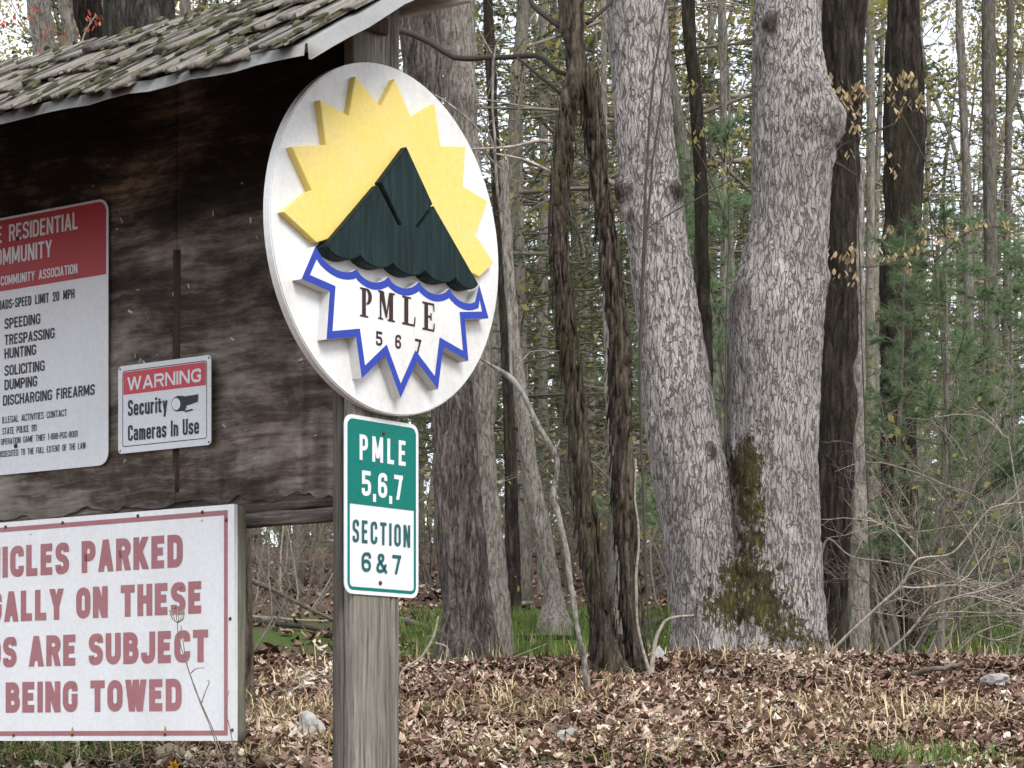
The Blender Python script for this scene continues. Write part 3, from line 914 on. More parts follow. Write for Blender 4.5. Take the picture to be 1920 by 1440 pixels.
    for k in range(46):
        px, py = rr.uniform(30, 640), rr.uniform(380, 900)
        u, z = kuv(px, py)
        s = rr.uniform(.0025, .008); a = rr.uniform(0, 3.14)
        q = [(u + s * math.cos(a) * i - s * .35 * math.sin(a) * j, -.009 - .003 * (i + 1) * rr.random() - .006 * (1 - min(1, (z - zb) / .3)), z + s * math.sin(a) * i + s * .35 * math.cos(a) * j) for i, j in ((-1, -1), (1, -1), (1.2, 1), (-.8, 1.1))]
        sc.add(q, [(0, 1, 2, 3)], a=rr.random())
    m = tint_mat('paper_scrap', [(0, (.22, .20, .17)), (1, (.55, .54, .50))])
    o = link('paper_scraps', sc.mesh('paper_scraps'), m, root); tag(o, kind='stuff')
    return root

def blob(geo, c, sx, sy, sz, pitch, rr):
    k, n = 7, 3
    V = [(0, 0, 1)]
    for a in range(1, n + 1):
        ph = a / n * math.pi * .55
        for b in range(k):
            th = b / k * 6.283
            j = rr.uniform(.75, 1.25)
            V.append((math.sin(ph) * math.cos(th) * j, math.sin(ph) * math.sin(th) * j, math.cos(ph) * rr.uniform(.8, 1.15)))
    V = np.array(V) * (sx, sy, sz)
    cp, s_ = math.cos(pitch), math.sin(pitch)
    W = np.stack([V[:, 0], V[:, 1] * cp - V[:, 2] * s_, V[:, 1] * s_ + V[:, 2] * cp], -1) + np.array(c)
    T = [(0, 1 + b, 1 + (b + 1) % k) for b in range(k)]
    Q = []
    for a in range(n - 1):
        for b in range(k):
            i = 1 + a * k + b; j = 1 + a * k + (b + 1) % k
            Q.append((i, i + k, j + k, j))
    geo.add(W, Q, T, a=rr.random())

shelter()

def screw(parent, u, y, z, r=.004, m=None):
    g = Geo()
    th = np.arange(8) / 8 * 6.283
    V = [(u + r * math.cos(t), y, z + r * math.sin(t)) for t in th] + [(u + r * .7 * math.cos(t), y - r * .5, z + r * .7 * math.sin(t)) for t in th] + [(u, y - r * .6, z)]
    Q = [(i, (i + 1) % 8, 8 + (i + 1) % 8, 8 + i) for i in range(8)]
    T = [(8 + i, 8 + (i + 1) % 8, 16) for i in range(8)]
    return link('screw', make_mesh('screw', V, Q, T), m or MT['rust'], parent)

# ------------------------------------------------------------------ community rules sign
def rules_sign():
    OFF = .012
    u1, zt = kuv(204, 372, OFF); zb = kuv(203, 872, OFF)[1]; u1 = kuv(206, 600, OFF)[0]
    u0 = u1 - .61
    c0 = (u0 + u1) / 2
    base = KP.w(c0, OFF + .006, KZ + zb)
    root = empty('rules_sign', base, RK)
    tag(root, 'white metal community rules sign with a red top band and rounded corners', 'sign')
    def L(px, py):
        u, z = kuv(px, py, OFF + .009); return u - c0, z - zb
    w = .305; H = zt - zb
    y0 = -.001
    link('plate', prism_mesh('plate', rrect(-w, w, 0, H, .036), .002, y0), MT['signwhite'], root)
    zr = L(100, 530)[1]
    top = [(-w + .007, zr), (w - .007, zr)] + [q for q in rrect(-w + .007, w - .007, 0, H - .007, .030) if q[1] > H * .7]
    top = [(-w + .007, zr), (w - .007, zr)] + sorted([q for q in rrect(-w + .007, w - .007, -1, H - .007, .030) if q[1] > H * .7], key=lambda q: math.atan2(q[1] - H * .5, q[0]))
    link('red_band', sheet_mesh('red_band', top, y0 - .0006), MT['red'], root)
    def line(px0, px1, pyb, hpx, s, tpx, m, prefix='', pyb_at=None):
        x0 = L(px0, pyb)[0]; x1 = L(px1, pyb)[0]; z = L(px1, pyb)[1]
        k = 6.35 / F
        big = hpx > 19
        o = text_mesh('lettering', s, x0, x1, z, hpx * k, tpx * k, y0 - .0013, prefix=prefix, space=hpx * k * .5, m=m, parent=root if big else None)
        if not big: link('lettering', o, m, root)
    W_, K_ = MT['signwhite'], MT['black']
    line(16.5, 146, 429, 32, 'RESIDENTIAL', 4.8, W_, 'PRIVATE ')
    line(5, 97, 481, 32, 'MMUNITY', 4.8, W_, 'CO')
    line(1, 145, 512, 18, 'COMMUNITY ASSOCIATION', 2.7, W_)
    line(10, 139, 559, 18, 'DS-SPEED LIMIT 20 MPH', 2.7, K_, 'PRIVATE ROA')
    for s, xr, yb in (('SPEEDING', 75, 607), ('TRESPASSING', 102, 634), ('HUNTING', 67, 665), ('SOLICITING', 83, 695), ('DUMPING', 69, 724), ('DISCHARGING FIREARMS', 177, 740)):
        line(8 if s[:2] != 'DI' else 5, xr, yb, 20, s, 3.3, K_)
    line(4, 125, 780, 13, 'ILLEGAL ACTIVITIES CONTACT', 1.6, K_, 'ANY ')
    line(4, 68, 808, 13, 'STATE POLICE 911', 1.6, K_)
    line(1, 145, 819, 12, 'OPERATION GAME THIEF 1-888-PGC-8001', 1.5, K_)
    line(2, 160, 841, 12, 'OSECUTED TO THE FULL EXTENT OF THE LAW', 1.5, K_, 'PR')
    for px, py in ((33, 447), (29, 836)):
        x, z = L(px, py); screw(root, x, y0 - .001, z, .0075)
rules_sign()

# ------------------------------------------------------------------ camera warning sign
def warning_sign():
    OFF = .03
    a = kuv(222, 686, OFF); b = kuv(396, 665, OFF); zb = kuv(394, 834, OFF)[1]
    c0 = (a[0] + b[0]) / 2; w = (b[0] - a[0]) / 2; H = b[1] - zb
    root = empty('warning_sign', KP.w(c0, OFF, KZ + zb), RK)
    tag(root, 'small white and red camera warning sign on the dark plywood', 'sign')
    def L(px, py):
        u, z = kuv(px, py, OFF + .004); return u - c0, z - zb
    # slightly bowed plastic sheet
    nx = 16; V = []; Q = []
    poly = rrect(-w, w, 0, H, .012, 4)
    link('plate', prism_mesh('plate', poly, .0025, -.001), MT['signwhite'], root)
    pad = link('mounting_block', box_mesh('mounting_block', -w * .5, w * .5, .003, .0245, H * .2, H * .8), MT['batten'], root)
    y0 = -.0016
    ins = .017
    out = rrect(-w + ins, w - ins * .85, .018, H - .014, .008, 4); inn = inset(out, .0022)
    link('border', ring_mesh('border', out, inn, y0), MT['black'], root)
    zr = L(308, 731)[1]
    inn2 = inset(out, .004)
    top = [q for q in inn2 if q[1] > H * .6]
    xl = min(q[0] for q in inn2); xr = max(q[0] for q in inn2)
    top = [(xl, zr), (xr, zr)] + sorted(top, key=lambda q: math.atan2(q[1] - H * .5, q[0]))
    link('red_band', sheet_mesh('red_band', top, y0), MT['red'] if False else MT['warnred'], root)
    k = 6.16 / F
    def line(px0, px1, py, h, s, t, m):
        x0, z = L(px0, py); x1, z = L(px1, py - .0)
        zz = L((px0 + px1) / 2, py)[1]
        text_mesh('letter', s, x0, x1, zz, h * k, t * k, y0 - .0008, gap=t * k * .55, space=h * k * .3, m=m, parent=root)
    line(238, 376, 724, 25, 'WARNING', 4.8, MT['signwhite'])
    line(239, 313, 776, 30, 'Security', 4.6, MT['black'])
    line(239, 372, 820, 30, 'Cameras In Use', 4.4, MT['black'])
    # camera pictogram: hood, body and round lens
    cam_ = Geo()
    def poly_(pts, lay):
        P2 = [L(*q) for q in pts]
        n = len(P2); cx = sum(q[0] for q in P2) / n; cz = sum(q[1] for q in P2) / n
        V = [(x, y0 - .0006 - .00015 * lay, z) for x, z in P2] + [(cx, y0 - .0006 - .00015 * lay, cz)]
        cam_.add(V, None, [(i, (i + 1) % n, n) for i in range(n)])
    poly_([(338, 744), (371, 739), (370, 753), (350, 760), (346, 748)], 0)
    poly_([(330, 742), (344, 742), (350, 757), (346, 770), (331, 771), (340, 758)], 1)
    ring = [(331 + 10.5 * math.cos(t), 757.5 + 14 * math.sin(t)) for t in np.arange(20) / 20 * 6.283]
    poly_(ring, 2)
    poly_([(346, 770), (360, 766), (361, 769), (345, 773)], 3)
    link('camera_pictogram', cam_.mesh('camera_pictogram'), MT['black'], root)
    lens = [L(329.5 + 8 * math.cos(t), 757.5 + 11.5 * math.sin(t)) for t in np.arange(20) / 20 * 6.283]
    link('pictogram_lens', sheet_mesh('pictogram_lens', lens, y0 - .0014), MT['signwhite'], root)
    for x, z in ((-w + .008, H - .008), (w - .008, H - .008), (-w + .008, .008), (w - .008, .008)):
        screw(root, x, -.001, z, .003)
MT['warnred'] = paint_mat('bright_red_print', (.50, .045, .065), (.9, 1, 1), .3, 4, .4, bumpd=.0001)
warning_sign()

# ------------------------------------------------------------------ towing notice board
def towing_board():
    OFF = .13
    u1, zt = kuv(437, 945, OFF); ur, zb = kuv(441, 1389, OFF)
    u1 = (u1 + ur) / 2
    u0 = u1 - 1.22; c0 = (u0 + u1) / 2; w = .61; H = zt - zb
    root = empty('towing_notice_board', KP.w(c0, OFF, KZ + zb), RK)
    tag(root, 'large white wooden board with faded maroon towing notice lettering and border', 'sign board')
    def L(px, py):
        u, z = kuv(px, py, OFF + .002); return u - c0, z - zb
    face = link('face_panel', prism_mesh('face_panel', [(-w, 0), (w, 0), (w, H), (-w, H)], .014, 0, ), MT['boardwhite'], root)
    # frame of treated lumber behind the face
    for x0, x1 in ((-w, -w + .038), (w - .038, w)):
        link('frame_upright', board_mesh('frame_upright', x0 + .002, x1 - .002, .0145, .052, -.001, H - .002, 'z', 20, .0015, x0), MT['treated'], root)
    for z0, z1 in ((.001, .036), (H - .038, H - .003)):
        link('frame_rail', board_mesh('frame_rail', -w + .04, w - .04, .0145, .052, z0, z1, 'x', 30, .0015, z0), MT['treated'], root)
    # battens carrying the board back to the shelter's rail
    for x in (-.35, .42):
        link('hanger', board_mesh('hanger', x - .03, x + .03, .053, OFF + .024 - .002 - .052 + .0, .05, H - .004, 'z', 10, .001, x), MT['treated'], root)
    y0 = -.0006
    a = L(427, 956); b = L(438, 1379)
    xo = w - .022; zo = a[1]; zb_ = b[1]
    out = [(-xo, zb_), (xo, zb_), (xo, zo), (-xo, zo)]
    link('border', ring_mesh('border', out, inset(out, .0135), y0), MT['maroon'], root)
    k = 6.07 / F
    def line(px0, px1, pyb, hpx, s, prefix, kk):
        x0 = L(px0, pyb)[0]; x1, z = L(px1, pyb)
        text_mesh('letter', s, x0, x1, z, hpx * kk / F, 15.0 * kk / F, y0 - .0002, gap=6.5 * kk / F, space=27 * kk / F, prefix=prefix, m=MT['maroon'], parent=face)
    line(4, 342, 1063, 61, 'ICLES PARKED', 'VEH', 6.02)
    line(7, 378, 1150, 60, 'ALLY ON THESE', 'ILLEG', 6.0)
    line(5, 390, 1241, 60, 'S ARE SUBJECT', 'ROAD', 6.0)
    line(10, 340, 1333, 60, 'BEING TOWED', 'TO ', 6.02)
    for px, py in ((258, 967), (379, 960), (117, 980), (424, 975), (431, 1160), (309, 1377), (135, 1378), (435, 1369), (25, 1379), (10, 988)):
        x, z = L(px, py); screw(root, x, y0 - .0003, z, .0052)
    for px, py in ((309, 1369), (135, 1370)):      # rust runs beside two screws
        x, z = L(px, py)
        link('rust_stain', sheet_mesh('rust_stain', [(x - .004, z - .007), (x + .005, z - .006), (x + .004, z + .004), (x + .001, z + .012), (x - .002, z + .008)], y0 - .0004), MT['ochre'], root)
    for px, py in ((58, 1000), (378, 975)):
        x, z = L(px, py); screw(root, x, y0, z, .004, MT['alum'])
towing_board()

# ------------------------------------------------------------------ plank post with the two estate signs
def plank_post():
    root = empty('plank_post', SP.o, RS)
    tag(root, 'grey weathered plank post carrying the round sunburst sign and the green section sign', 'post')
    xl, xr = -.086, .087
    ztop = suv(700, -40)[1]
    xs = xl + (xr - xl) * .80
    link('plank', board_mesh('plank', xl, xs, .0, .038, -.05, ztop, 'z', 90, .0016, 1), MT['plank'], root)
    link('plank', board_mesh('plank', xs + .0025, xr, .001, .037, -.05, ztop - .02, 'z', 90, .0016, 4), MT['plank'], root)
    link('backing_plank', board_mesh('backing_plank', xl - .003, xr - .03, .0385, .075, -.05, ztop - .3, 'z', 60, .002, 9), MT['plankside'], root)
    # dark cleat near the top
    a = suv(681, 34, .02); b = suv(729, 50, .02)
    link('cleat', board_mesh('cleat', a[0], b[0] - .004, -.022, -.0015, (a[1] + b[1]) / 2 - .022, (a[1] + b[1]) / 2 + .022, 'x', 6, .002, 2), MT['batten'], root)
plank_post()

def section_sign():
    OFF = .003
    tl = suv(650, 776, OFF); br = suv(781, 1122, OFF); bl = suv(641, 1112, OFF); tr = suv(787, 797, OFF)
    c0 = (tl[0] + tr[0] + bl[0] + br[0]) / 4; zb = (bl[1] + br[1]) / 2; H = (tl[1] + tr[1]) / 2 - zb
    w = (tr[0] - tl[0] + br[0] - bl[0]) / 4
    root = empty('section_sign', SP.w(c0, OFF, SZ + zb), RS)
    tag(root, 'green and white rectangular metal section sign below the round sign', 'sign')
    plate = link('plate', prism_mesh('plate', rrect(-w, w, 0, H, .026, 7), .002, -.001), MT['signwhite'], root)
    y0 = -.0016
    def L(px, py):
        u, z = suv(px, py, OFF + .002); return u - c0, z - zb
    o1 = rrect(-w + .010, w - .010, .010, H - .010, .019, 7); i1 = inset(o1, .0085)
    link('border', ring_mesh('border', o1, i1, y0), MT['green'], root)
    zs = (L(655, 944)[1] + L(776, 957)[1]) / 2
    top = [(-w + .0105, zs), (w - .0105, zs)] + sorted([q for q in inset(o1, .0005) if q[1] > H * .7], key=lambda q: math.atan2(q[1] - H * .5, q[0]))
    link('green_field', sheet_mesh('green_field', top, y0 - .0004), MT['green'], root)
    def line(px0, px1, pya, pyb, h, s, t, m, gap=None, space=None):
        x0, za = L(px0, pya); x1, zb2 = L(px1, pyb)
        text_mesh('letter', s, x0, x1, (za + zb2) / 2, h, t, y0 - .0009, gap=gap, space=space, m=m, parent=plate)
    line(674, 761, 862, 874, .065, 'PMLE', .0108, MT['signwhite'], gap=.016)
    line(678, 755, 930, 937, .064, '5,6,7', .0112, MT['signwhite'], gap=.0075)
    line(661, 769, 1018, 1025, .058, 'SECTION', .0085, MT['teal'], gap=.0105)
    line(678, 752, 1072, 1077, .050, '6 & 7', .0088, MT['teal'], gap=.004, space=.016)
    for px, py in ((719, 812), (713, 1093)):
        x, z = L(px, py); screw(root, x, y0 - .0008, z, .006)
section_sign()

def round_sign():
    RD = .447
    OFF = .025
    c0 = (suv(507, 375, OFF)[0] + suv(935, 490, OFF)[0]) / 2; cz = suv(717, 447, OFF)[1]
    root = empty('round_sign', SP.w(c0, 0.001, SZ + cz - RD), RS)
    tag(root, 'large round white carved sign with yellow sunburst over a green mountain', 'sign')
    def L(px, py, off):
        u, z = suv(px, py, off); return (u - c0, z - cz + RD)
    circ = [(.428 * math.cos(a), RD + RD * math.sin(a)) for a in np.arange(96) / 96 * 2 * math.pi]
    link('disc', prism_mesh('disc', circ, -.0005, -.024, .003), MT['discwhite'], root)
    yd = -.0242
    # yellow sunburst
    oy = .025 + .020
    yel = [(594, 455), (531, 397), (583.5, 356), (546.5, 275), (610.6, 271), (599.8, 187), (654, 217), (666, 143), (714, 199), (740, 148), (772, 221), (815, 195), (826.5, 274), (873, 275), (868, 349), (914, 377), (891.5, 440), (926, 492), (899, 519)]
    ypol = [L(x, y, oy) for x, y in yel]
    # its lower edge runs hidden under the mountain
    ypol += [L(860, 500, oy), L(640, 440, oy)]
    link('sunburst', prism_mesh('sunburst', ypol, yd, yd - .020, .0015), MT['yellow'], root)
    # mountain with two notches and a scalloped foot
    om = .025 + .020 + .022
    mp = [(763, 275), (724, 332)]
    mp += [(711, 343), (752, 417), (747, 422), (704, 347)]           # long notch cut in from the ridge
    mp += [(623, 466)]
    def scal(a, b, n, sag):
        return [(a[0] + (b[0] - a[0]) * t, a[1] + (b[1] - a[1]) * t + sag * math.sin(math.pi * t) ** .7) for t in np.linspace(0, 1, n)[1:]]
    nodes = [(612, 462), (675, 479), (737, 494), (797, 508), (854, 521), (898, 533)]
    pts = [(763, 275), (714, 341), (752, 421), (748, 423), (709, 347), (612, 462)]
    for a, b in zip(nodes[:-1], nodes[1:]):
        pts += scal(a, b, 8, 15)
    pts += [(814, 386), (783, 427), (781, 424), (812, 382)]
    mpol = [L(x, y, om) for x, y in pts]
    link('mountain', prism_mesh('mountain', mpol, yd, yd - .042, .0025), MT['forest'], root)
    # white lower burst with its wavy top
    ow = .025 + .032
    low = [(591, 462), (565, 523), (618, 546), (612, 636), (667, 631), (678, 709), (722, 666), (751, 746), (781, 677), (821, 730), (831, 650), (878, 677), (871, 598), (916, 597), (898, 534)]
    wnod = [(893, 553), (842, 540), (785, 526), (727, 521), (668, 505), (595, 476)]
    wnod = [(897, 560), (842, 541), (785, 528), (727, 519), (668, 505), (597, 474)]
    wave = []
    for a, b in zip(wnod[:-1], wnod[1:]):
        wave += scal(a, b, 9, 17)
    lpol = [L(x, y, ow) for x, y in low] + [L(x, y, ow) for x, y in wave[:-1]]
    burst = link('lower_burst', prism_mesh('lower_burst', lpol, yd, yd - .032), MT['discwhite'], root)
    link('blue_outline', ring_mesh('blue_outline', lpol, inset(lpol, .0185), yd - .0326), MT['blue'], burst)
    # seriffed letters
    yl = yd - .0332
    def rects(name, L0, rs, m):
        x0, z0, w, h = L0
        V = []; Q = []
        for k, q in enumerate(rs):
            b = len(V)
            V += [(x0 + x * w, yl - .00013 * k, z0 + z * h) for x, z in q]
            Q.append((b, b + 1, b + 2, b + 3))
        return link('letter', make_mesh('letter', V, Q), m, burst)
    R_ = lambda a, b, c, d: [(a, c), (b, c), (b, d), (a, d)]
    def arcs(cx, cz, rx, rz, tx, a0, a1, n=8):
        out = []
        for i in range(n):
            t0 = R(a0 + (a1 - a0) * i / n); t1 = R(a0 + (a1 - a0) * (i + 1) / n)
            out.append([(cx + (rx - tx) * math.cos(t0), cz + (rz - .07) * math.sin(t0)), (cx + rx * math.cos(t0), cz + rz * math.sin(t0)),
                        (cx + rx * math.cos(t1), cz + rz * math.sin(t1)), (cx + (rx - tx) * math.cos(t1), cz + (rz - .07) * math.sin(t1))])
        return out
    ol = ow + .001
    hgt = .073
    def cell(px0, px1, pyb):
        a = L(px0, pyb, ol); b = L(px1, pyb, ol)
        return (a[0], L((px0 + px1) / 2, pyb, ol)[1], b[0] - a[0], hgt)
    rects('lettering', cell(675, 697, 595), [R_(.18, .5, .05, .95), R_(0, .7, 0, .06), R_(0, .6, .94, 1)] + arcs(.55, .72, .45, .28, .3, -90, 90), MT['ink'])
    rects('lettering', cell(709, 740, 601), [R_(.1, .2, .05, .95), R_(.66, .9, .05, .95), R_(0, .3, 0, .06), R_(.56, 1, 0, .06), R_(0, .3, .94, 1), R_(.68, 1, .94, 1),
          [(.45, .1), (.55, .1), (.34, .97), (.08, .97)], [(.45, .1), (.52, .1), (.74, .97), (.64, .97)]], MT['ink'])
    rects('lettering', cell(754, 779, 610), [R_(.16, .46, .05, .95), R_(0, .95, 0, .07), R_(0, .66, .94, 1), [(.86, .07), (.97, .07), (1, .34), (.93, .34)]], MT['ink'])
    rects('lettering', cell(792, 815, 620), [R_(.16, .46, .05, .95), R_(0, .95, 0, .07), R_(0, .95, .93, 1), R_(.46, .7, .47, .54), R_(.64, .74, .38, .64),
          [(.86, .07), (.97, .07), (1, .30), (.93, .30)], [(.9, .72), (.97, .72), (.95, .93), (.85, .93)]], MT['ink'])
    for ch, a, b, yb in (('5', 705, 717, 648), ('6', 741, 752, 654), ('7', 778, 790, 662)):
        x0, z0, w, h = cell(a, b, yb)
        text_mesh('letter', ch, x0, x0 + w, z0, .036, .0062, yl, m=MT['ink'], parent=burst)
round_sign()

# ------------------------------------------------------------------ trees
def trunk_mesh(name, edges, D, k=48, n=160, ztop=None, disp=.012, fs=14.0, stretch=.2, seed=0.0, base=None, flare=.0, knots=(), moss=None, lean_back=0.0, sink=.12):
    """edges: (row, left column, right column) from top to bottom of the stem as seen at distance D"""
    e = np.array(edges, float)
    z = EYE + (HY - e[:, 0]) / F * D
    cx = ((e[:, 1] + e[:, 2]) / 2 - 960) / F * D
    rr = (e[:, 2] - e[:, 1]) / 2 / F * D
    o = np.argsort(z); z, cx, rr = z[o], cx[o], rr[o]
    if ztop is not None and ztop > z[-1]:
        sl = (cx[-1] - cx[-2]) / (z[-1] - z[-2])
        z = np.append(z, ztop); cx = np.append(cx, cx[-1] + sl * .5 * (ztop - z[-2])); rr = np.append(rr, rr[-1] * .72)
    pts = np.stack([z, cx, rr], -1)
    q = smooth_path(pts, 400)
    sink = max(sink, z[0] - float(min(gz(np.array([cx[0] - .2, cx[0], cx[0] + .2]), np.full(3, D)))) + .12)
    zz = np.linspace(z[0] - sink, z[-1], n)
    c = np.interp(zz, q[:, 0], q[:, 1]); r = np.interp(zz, q[:, 0], q[:, 2])
    zb = max(z[0] - sink + .15, zz[0] + .1)
    th = np.arange(k) / k * 2 * np.pi
    Z, TH = np.meshgrid(zz, th, indexing='ij')
    C = np.repeat(c[:, None], k, 1); Rr = np.repeat(r[:, None], k, 1)
    h = np.clip(Z - zb, 0, None)
    lob = 1 + flare * np.exp(-h / .22) * (.55 + .45 * np.cos(TH * 5 + seed))
    lob = lob + .03 * np.cos(2 * TH + seed + Z * .6) + .025 * np.cos(3 * TH - seed * 2 + Z * 1.1)
    x = C + np.cos(TH) * Rr * lob
    y = D + lean_back * (Z - zb) + np.sin(TH) * Rr * lob
    p = np.stack([x.ravel(), y.ravel(), Z.ravel()], -1)
    nrm = np.stack([np.cos(TH).ravel(), np.sin(TH).ravel(), 0 * TH.ravel()], -1)
    w = p + .05 * np.stack([vnoise(p * 4 + seed), vnoise(p * 4 + seed + 7), 0 * p[:, 0]], -1)
    s = np.array([fs, fs, fs * stretch])
    a = 1 - 2 * np.abs(vnoise(w * s + seed)); b = 1 - 2 * np.abs(vnoise(w * s * 2.1 + seed + 5))
    dd = disp * (-.65 * np.clip(a - .25, 0, 1) * 1.4 - .35 * np.clip(b - .2, 0, 1) + .35 * vnoise(p * 5 + seed))
    kn = np.zeros(len(p))
    for (px, py, rad, out, dark) in knots:
        q0 = np.array(P(px, py, D)); q0[1] = D - np.sqrt(max(0, np.interp(q0[2], zz, r) ** 2 - (q0[0] - np.interp(q0[2], zz, c)) ** 2)) + lean_back * (q0[2] - zb)
        dist = np.linalg.norm((p - q0) * (1, 1, .8), axis=1)
        dist = dist * (1 + .35 * vnoise(p * 22 + seed))
        dd = dd + out * np.exp(-(dist / rad) ** 2)
        kn = np.maximum(kn, dark * np.exp(-(dist / (rad * .85)) ** 4))
    p = p + nrm * dd[:, None]
    i = np.arange(n - 1)[:, None] * k; j = np.arange(k)[None]; j2 = (j + 1) % k
    Q = np.stack([i + j, i + j2, i + k + j2, i + k + j], -1).reshape(-1, 4)
    V = np.concatenate([p, [[c[-1], D + lean_back * (zz[-1] - zb), zz[-1]]]])
    T = [((n - 1) * k + a_, (n - 1) * k + (a_ + 1) % k, len(V) - 1) for a_ in range(k)]
    ms = np.zeros(len(V))
    if moss:
        for (px, py, sx, sz, amt) in moss:
            q0 = np.array(P(px, py, D))
            g = amt * np.exp(-(((V[:, 0] - q0[0]) / (sx / F * D)) ** 2 + ((V[:, 2] - q0[2]) / (sz / F * D)) ** 2))
            ms = np.maximum(ms, g * (V[:, 1] < D + .12))
        nn = np.concatenate([nrm, [[0, 0, 0]]])
        V = V + nn * (np.clip(ms + .9 * vnoise(V * 26) - .45, 0, 1) * .012)[:, None]
    if base is not None:
        V = V - np.array(base)
    me = make_mesh(name, V, Q, T, smooth=True, attrs={'moss': ms, 'knot': np.append(kn, 0)})
    return me, np.array((c[-1], D + lean_back * (zz[-1] - zb), zz[-1])), r[-1]

def wander(p0, d, L, n, amt, up, r_):
    pts = [np.array(p0, float)]; d = np.array(d, float); d /= np.linalg.norm(d)
    for k in range(n):
        d = d + r_.normal(0, amt, 3) + np.array((0, 0, up)); d /= np.linalg.norm(d)
        pts.append(pts[-1] + d * L / n)
    return np.array(pts)

def bare_branches(g, p0, r0, L, r_, depth=0, lv=None, dirn=None, up=.06):
    """one limb with side branches and twigs; lv collects twig points for leaves"""
    d = dirn
    n = 6 if depth == 0 else 4
    pts = wander(p0, d, L, n, .16 + .05 * depth, up, r_)
    rad = np.linspace(r0, r0 * .3, n + 1)
    g.tube(pts, rad, 5 if depth == 0 else 3, False, a=.25 + .5 * r_.random())
    if lv is not None and depth >= 1:
        for q in pts[1:]: lv.append(q)
    if depth >= 2: return
    m = (7, 5)[depth]
    for k in range(m):
        t = r_.uniform(.2, 1.0) * n
        i = min(int(t), n - 1); q = pts[i] + (pts[i + 1] - pts[i]) * (t - i)
        ax = pts[i + 1] - pts[i]; ax /= np.linalg.norm(ax)
        nd = ax * .8 + r_.normal(0, .6, 3); nd[2] += .1
        bare_branches(g, q, max(.0035, r0 * (.42, .4)[depth]), L * r_.uniform(.3, .55), r_, depth + 1, lv, nd, up)

def leaf_quads(g, pts, r_, size, count, spread, droop=0.0):
    pts = np.asarray(pts)
    c = pts[r_.integers(0, len(pts), count)] + r_.normal(0, spread, (count, 3))
    a = r_.normal(0, 1, (count, 3)); a[:, 2] -= droop; a /= np.linalg.norm(a, axis=1, keepdims=True)
    b = np.cross(a, r_.normal(0, 1, (count, 3))); b /= np.linalg.norm(b, axis=1, keepdims=True) + 1e-9
    s = size * r_.uniform(.6, 1.3, (count, 1))
    V = np.stack([c, c + a * s * .5 + b * s * .3, c + a * s, c + a * s * .5 - b * s * .3], 1).reshape(-1, 3)
    Q = np.arange(count * 4).reshape(-1, 4)
    g.add(V, Q, None, np.repeat(r_.random(count), 4))

def crown_for(root, base, top, rtop, seed, mat, L=2.6, limbs=5, leaves=0):
    r_ = np.random.default_rng(seed)
    g = Geo(); lv = []
    for k in range(limbs):
        a = r_.uniform(0, 6.283)
        d = np.array((math.cos(a) * .8, math.sin(a) * .8, r_.uniform(.5, 1.3)))
        bare_branches(g, np.array(top) - np.array(base) - (0, 0, .05 + r_.uniform(0, .3)), rtop * .36, L * r_.uniform(.7, 1.2), r_, 0, lv, d)
    o = link('branches', g.mesh('branches'), mat, root)
    return o

def near_tree(name, label, cat, edges, D, mat, seed, ztop=None, k=48, n=160, crown=True, twig=None, limbs=5, L=2.4, group=None, **kw):
    e = sorted(edges); yb = e[-1]
    bx = ((yb[1] + yb[2]) / 2 - 960) / F * D
    base = (bx, D, min(EYE + (HY - yb[0]) / F * D, g1(bx, D)))
    root = empty(name, base)
    tag(root, label, cat, group)
    top = EYE + HY / F * D
    me, tp, rt = trunk_mesh('trunk', edges, D, k=k, n=n, ztop=ztop or top + 2.2, base=base, seed=seed, **kw)
    link('trunk', me, mat, root)
    if crown:
        crown_for(root, base, tp, rt, int(seed * 10) + 3, twig or MT['twig'], L, limbs)
    return root

# the double-stemmed pale oak
def big_oak():
    D = 11.5
    base = P(1400, 1240, D)
    root = empty('oak_tree', base)
    tag(root, 'pale grey twin-trunked oak with moss in its forked base', 'tree')
    mossl = [(1392, 885, 30, 60, 1.5), (1400, 950, 26, 60, 1.3), (1404, 1020, 30, 60, 1.05), (1392, 1090, 62, 48, 1.25), (1370, 1140, 62, 50, 1.2), (1425, 1140, 60, 50, 1.15), (1460, 1180, 55, 45, 1.05), (1510, 1215, 50, 35, 1.0), (1335, 1150, 40, 40, .9)]
    left = [(-420, 1135, 1232), (0, 1137, 1250), (200, 1150, 1259), (380, 1166, 1280), (560, 1186, 1308), (780, 1205, 1346), (900, 1221, 1372), (1000, 1240, 1388), (1120, 1256, 1405), (1235, 1260, 1425)]
    right = [(-420, 1425, 1515), (0, 1410, 1536), (130, 1409, 1548), (190, 1409, 1562), (235, 1408, 1574), (290, 1408, 1562), (400, 1405, 1553), (500, 1385, 1548), (600, 1366, 1542), (720, 1364, 1535), (900, 1362, 1532), (1050, 1360, 1538), (1160, 1352, 1545), (1238, 1342, 1553)]
    tops = []
    for ed, kn, sd in ((left, [(1168, 365, .07, .05, .95), (1262, 368, .06, .05, .95), (1185, 415, .04, .03, .8), (1327, 852, .045, .03, .9), (1205, 590, .06, .02, .35), (1230, 440, .05, .01, .5)], 2.3),
                       (right, [(1440, 62, .06, .035, .95), (1425, 120, .06, .02, .5), (1555, 240, .12, .05, .0), (1385, 560, .10, .03, .55), (1540, 520, .05, .03, .4), (1500, 175, .09, .03, .2)], 5.1)):
        me, tp, rt = trunk_mesh('trunk', ed, D, k=160, n=460, ztop=8.4, disp=.013, fs=30, stretch=.24, seed=sd, base=base, flare=.10, knots=kn, moss=mossl)
        link('trunk', me, MT['oak'], root); tops.append((tp, rt))
    for q, (tp, rt) in enumerate(tops):
        crown_for(root, base, tp, rt, 77 + q, MT['twig'], 3.0, 5)
big_oak()

